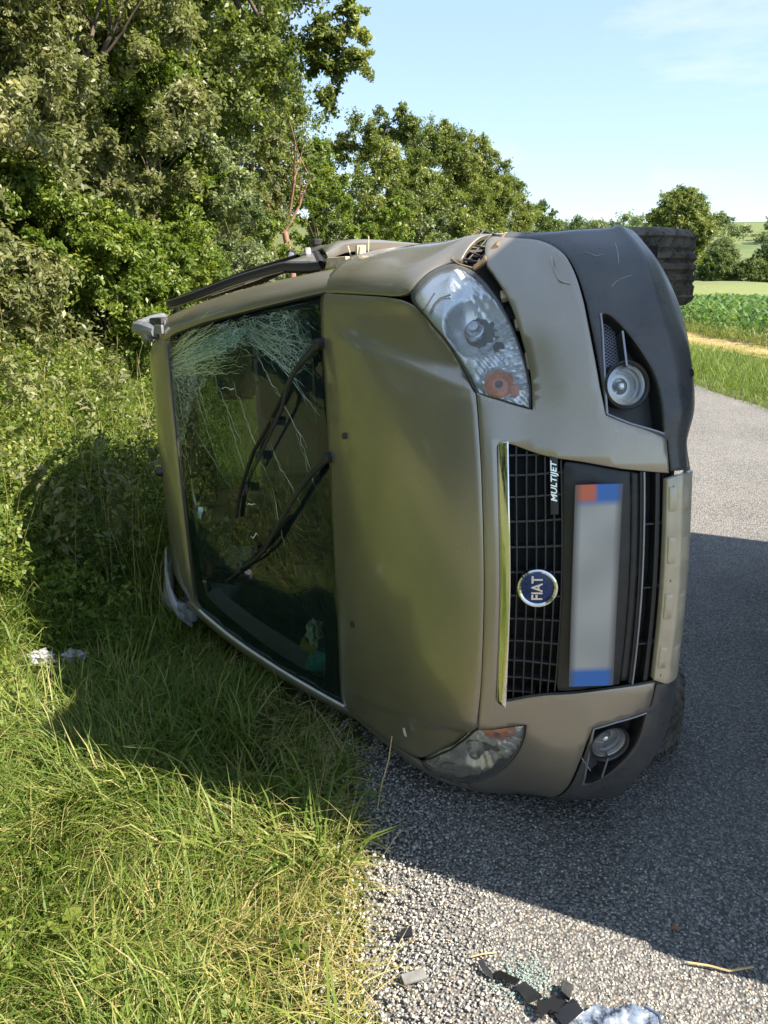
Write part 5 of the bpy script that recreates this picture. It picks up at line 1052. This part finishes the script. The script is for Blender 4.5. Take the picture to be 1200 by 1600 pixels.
g = np.random.default_rng(43); n = 360; xy = np.stack([-4.0 + 3.0 * g.random(n), 3.6 + 8 * g.random(n) ** 1.4], 1); ok = (xl(xy[:, 1]) - xy[:, 0] > 1.1) & keep_off_car(xy, .2); xy = xy[ok]; n = len(xy)
tag(leaf_cloud('tall_weeds', np.concatenate([xy, (land(xy[:, 0], xy[:, 1]) + g.uniform(.15, .5, n))[:, None]], 1), g.uniform(.08, .17, n), 46, .062, M['leaf_pale'], g, None, 1.6, .4, .3), kind='stuff')
n = 2600; xy = np.stack([-4.4 + 3.6 * g.random(n), 3.4 + 9 * g.random(n) ** 1.4], 1); ok = (xl(xy[:, 1]) - xy[:, 0] > .6) & keep_off_car(xy, .1); xy = xy[ok]; n = len(xy)
tag(blades('dead_stems', xy, land(xy[:, 0], xy[:, 1]), g.uniform(.35, .85, n), g.uniform(.003, .006, n), np.clip(.9 + g.normal(0, .09, n), 0, 1), g, .35, .35), kind='stuff')
n = 300; xy = np.stack([-1.9 + 1.75 * g.random(n), 1.2 + 2.0 * g.random(n)], 1); ok = (xl(xy[:, 1]) - xy[:, 0] > .12) & keep_off_car(xy, .1) & (vnoise(xy[:, 0], xy[:, 1], .45, 21) > .5); xy = xy[ok]; n = len(xy)
tag(leaf_cloud('clover', np.concatenate([xy, (land(xy[:, 0], xy[:, 1]) + g.uniform(.03, .09, n))[:, None]], 1), g.uniform(.03, .07, n), 22, .022, M['leaf_bright'], g, None, .6, .8, .3), kind='stuff')
n = 15000; xy = np.stack([-1.9 + 1.9 * g.random(n), 1.05 + 2.3 * g.random(n) ** 1.2], 1); ok = (xl(xy[:, 1]) - xy[:, 0] > .05) & keep_off_car(xy, .04) & (vnoise(xy[:, 0], xy[:, 1], .28, 23) > .55); xy = xy[ok]; n = len(xy)
tag(blades('broad_grass', xy, land(xy[:, 0], xy[:, 1]) - .01, g.uniform(.10, .30, n), g.uniform(.007, .013, n), np.clip(.42 + g.normal(0, .16, n), 0, 1), g, .7, .8), kind='stuff')
# nettle-like plants near the camera
def lobed_leaf(s): 
    n = 15; out = [(0, 0)]; 
    for i in range(n):
        a = -2.3 + 4.6 * i / (n - 1); r = s * (.78 + .22 * (i % 2)) * (1 - .25 * abs(a) / 2.3); out.append((r * math.cos(a) * .62 + s * .3, r * math.sin(a) * .52))
    return out
for (x, y, hh, lab, sd_) in ((-.815, 1.637, .13, 'pale broad-leafed weed farther from the camera in the grass', 1), (-.676, 1.449, .12, 'broad-leafed weed nearest the camera at the bottom left', 2), (-.42, 2.38, .12, 'small broad-leafed weed at the edge of the shaded grass', 3)):
    g = np.random.default_rng(50 + sd_); z0 = float(land(x, y)); root = empty('weed', (x, y, z0)); tag(root, lab, 'weed', 'broad-leafed weeds in the grass')
    bm = bmesh.new(); tube(bm, [(0, 0, 0), (.005, .0, hh * .6), (.0, .005, hh)], .0025, 5); bm_obj('stem', bm, M['corn'], root)
    for k in range(5 if sd_ < 3 else 3):
        a = k * 1.35 + sd_; s = g.uniform(.05, .075) * (1 if sd_ < 3 else .55); o2 = lobed_leaf(s); til = g.uniform(-.1, .35); zz = hh * (.55 + .11 * k); V = []
        for (u, w) in o2: V.append((u * math.cos(a) - w * math.sin(a), u * math.sin(a) + w * math.cos(a), zz + u * math.sin(til) + .25 * abs(w)))
        fast_mesh('leaf', np.array(V), [[0, i, i + 1] for i in range(1, len(o2) - 1)], M['leaf_bright'], root, tint=np.full(len(V), .62))
# ------------------------------------------------------------------ things lying about
tag(crumple('tissue', (-1.41, 2.98, float(land(-1.41, 2.98)) + .075), (.10, .07, .06), M['white'], 5), 'crumpled white cloth lying in the shaded grass on the left', 'cloth', 'white cloths in the grass')
tag(crumple('tissue', (-1.31, 3.05, float(land(-1.31, 3.05)) + .08), (.085, .05, .045), M['white'], 9), 'smaller white cloth just right of the crumpled one in the grass', 'cloth', 'white cloths in the grass')
def shard(name, x, y, pts, th, mat, tilt, rz, label, cat='plastic shard', z=.012):
    bm = bmesh.new(); a = [bm.verts.new((u, v, 0)) for u, v in pts]; f = bm.faces.new(a); r = bmesh.ops.extrude_face_region(bm, geom=[f]); bmesh.ops.translate(bm, vec=(0, 0, th), verts=[v for v in r['geom'] if isinstance(v, bmesh.types.BMVert)])
    o = bm_obj(name, bm, mat, None, sharp=20); o.location = (x, y, z); o.rotation_euler = (tilt[0], tilt[1], rz); tag(o, label, cat); return o
mg = glassy('mirror_back', (.1, .1, .1), .05)
M['mirror'] = simple('mirror_glass', (.6, .61, .62), .12, .95)
_t = NT('scratched_mirror'); _t.set(Metallic=.9, Roughness=.14); _t.base(_t.ramp(_t.noise(22, 6, .75), [(.42, (.10, .10, .11)), (.50, (.55, .56, .58)), (.62, (.85, .86, .87))])); _t.rough(_t.ramp(_t.noise(40, 4), [(.4, (.08,) * 3), (.7, (.45,) * 3)])); M['mirror'] = _t.m; M['mirror_blue'] = simple('mirror_rim_blue', (.10, .16, .30), .2, .6)
ms = shard('mirror_shard', .50, 1.375, [(-.085, -.05), (.02, -.07), (.10, -.05), (.105, -.012), (.06, .02), (.01, .014), (-.02, .028), (-.06, .01), (-.092, .006)], .004, M['mirror'], (R(15), R(-6)), .05, 'large broken mirror glass lying at the bottom of the photo', 'mirror')
bm = bmesh.new(); tube(bm, [(.08, -.06, .004), (.105, -.045, .004), (.11, -.012, .004), (.085, .010, .004)], .0035, 6); bm_obj('rim', bm, M['mirror_blue'], ms)
bm = bmesh.new(); bm_box(bm, (-.085, .015, .006), (.06, .035, .006), Matrix.Rotation(.5, 3, 'Z'), .002); bm_obj('backing', bm, M['gloss'], ms)
shard('plastic_shard', .375, 1.40, [(-.042, -.014), (-.012, -.008), (.004, -.024), (.044, -.012), (.022, .006), (.028, .018), (-.006, .010), (-.022, .022), (-.038, .010)], .009, M['gloss'], (R(14), R(8)), .6, 'thick black plastic shard touching the mirror glass on its left')
shard('plastic_shard', .335, 1.43, [(-.03, -.012), (.025, -.015), (.035, .008), (-.01, .02)], .012, M['black'], (R(-20), R(14)), 2.2, 'black plastic shard with a bent tab left of the mirror glass')
shard('plastic_shard', .285, 1.475, [(-.035, -.008), (.03, -.01), (.035, .006), (-.02, .012)], .006, M['gloss'], (R(8), R(-12)), -.6, 'thin black plastic sliver pointing away from the mirror glass')
shard('plastic_shard', .245, 1.50, [(-.028, -.006), (-.004, -.011), (.03, -.004), (.012, .006), (-.01, .004), (-.022, .009)], .005, M['black'], (R(25), R(10)), -1.0, 'smallest jagged black sliver farthest left of the mirror pieces')
shard('plastic_shard', .42, 1.44, [(-.02, -.012), (.02, -.01), (.015, .016), (-.015, .012)], .010, M['black'], (R(20), R(0)), 1.1, 'small square black plastic piece above the mirror glass')
shard('plastic_shard', .068, 1.478, [(-.03, -.012), (.03, -.016), (.034, .010), (-.026, .014)], .005, simple('grey_shard', (.16, .16, .16), .6, 0, .2), (R(6), R(6)), .5, 'flat grey plastic piece at the edge of the grass')
shard('plastic_shard', .056, 1.605, [(-.016, -.010), (.014, -.011), (.017, .008), (-.01, .012)], .010, M['gloss'], (R(12), R(-8)), .2, 'small black lump of plastic on the gravelly road edge')
shard('plastic_shard', -.455, 1.44, [(-.035, -.012), (.03, -.014), (.035, .012), (-.02, .018)], .012, M['gloss'], (R(20), R(10)), .3, 'black plastic piece sunk in the grass at the bottom left', z=float(land(-.455, 1.44)) + .05)
g = np.random.default_rng(77); n = 420; xy = np.stack([g.normal(.33, .035, n), g.normal(1.475, .035, n)], 1)
M['crumb'] = glassy('glass_crumb', (.8, .92, .9), .05, 1.5, (.6, .72, .70), .35); tag(stones('glass_crumbs', xy, g.uniform(.002, .006, n), g.uniform(.003, .006, n), M['crumb'], g, np.zeros(n)), kind='stuff')
def stalk(x, y, pts, r_, lab): 
    bm = bmesh.new(); tube(bm, pts, r_, 5); o = bm_obj('dry_stalk', bm, M['straw'], None, sharp=80); o.location = (x, y, .006); tag(o, lab, 'stalk', 'single dry stalks on the road')
M['straw'] = simple('straw', (.50, .37, .18), .8, 0, .2, 60)
stalk(-.02, 2.10, [(0, 0, 0), (.012, .03, .06), (.035, .06, .13), (.045, .10, .19)], .0022, 'dry grass stalk standing against the bonnet edge')
stalk(.80, 1.51, [(-.07, .012, .004), (-.02, .0, .006), (.02, -.012, .004), (.08, -.006, .01)], .003, 'bent dry stalk lying on the sunlit road at the right')
stalk(.24, 1.545, [(-.03, -.006, .003), (.0, .002, .004), (.035, .008, .003)], .0022, 'short straw lying on the sunlit road left of the mirror pieces')
leafm = fast_mesh('dead_leaf', np.array([(-.014, 0, .004), (0, .008, .009), (.015, 0, .003), (0, -.009, .01)]), [[0, 3, 2, 1]], simple('dead_leaf_brown', (.36, .15, .06), .8)); leafm.location = (.738, 1.626, .006); tag(leafm, 'small reddish dead leaf on the sunlit road', 'leaf')
# ------------------------------------------------------------------ unseen box truck added at the right to cast the shade over the road
pv = empty('added_shade_truck', (3.03, 2.39, 0), -math.atan2(.34, .94)); tag(pv, 'tall white box truck, unseen, added on the right to cast the shade band', 'truck')
def prism(bm, prof, y0, y1):
    a = [bm.verts.new((x, y0, z)) for x, z in prof]; b = [bm.verts.new((x, y1, z)) for x, z in prof]; n_ = len(prof); bm.faces.new(a[::-1]); bm.faces.new(b)
    for i in range(n_): bm.faces.new((a[i], b[i], b[(i + 1) % n_], a[(i + 1) % n_]))
blue = simple('white_van_paint', (.74, .74, .72), .3, 0, .04, coat=.6); VL = 1.62; VH = 3.1; VW = 1.18
bm = bmesh.new(); prism(bm, [(-VW + .04, .35), (VW - .04, .35), (VW, .6), (VW, VH - .1), (VW - .08, VH), (-VW + .08, VH), (-VW, VH - .1), (-VW, .6)], -VL, VL); bmesh.ops.bevel(bm, geom=bm.edges[:], offset=.03, segments=2, affect='EDGES'); bm_obj('body', bm, blue, pv)
for sd in (1, -1):
    for y0, y1 in ((-1.35, -.25), (-.1, 1.2)):
        bm = bmesh.new(); bm_box(bm, (sd * VW, (y0 + y1) / 2, 1.55), (.03, y1 - y0, .6), None, .012); bm_obj('window', bm, M['gloss'], pv)
    for y in (-1.0, 1.0):
        bm = bmesh.new(); lathe(bm, (sd * (VW - .12), y, .36), (sd, 0, 0), [(-.1, .20), (-.1, .35), (-.07, .36), (.08, .36), (.10, .34), (.10, .22), (.05, .13), (.06, 0)], 28); bm_obj('wheel', bm, M['tyre'], pv)
    for e in (-1, 1):
        bm = bmesh.new(); bm_box(bm, (sd * .9, e * VL, .85), (.34, .06, .16), None, .02); bm_obj('headlight' if e > 0 else 'tail_lamp', bm, M['refl'] if e > 0 else bpy.data.materials['tail_red'], pv)
for e in (-1, 1):
    bm = bmesh.new(); bm_box(bm, (0, e * VL, 1.7), (1.9, .03, .65), None, .01); bm_obj('windscreen' if e > 0 else 'rear_window', bm, M['gloss'], pv)
    bm = bmesh.new(); bm_box(bm, (0, e * (VL + .03), .48), (2.2, .12, .24), None, .04); bm_obj('bumper', bm, M['black'], pv)
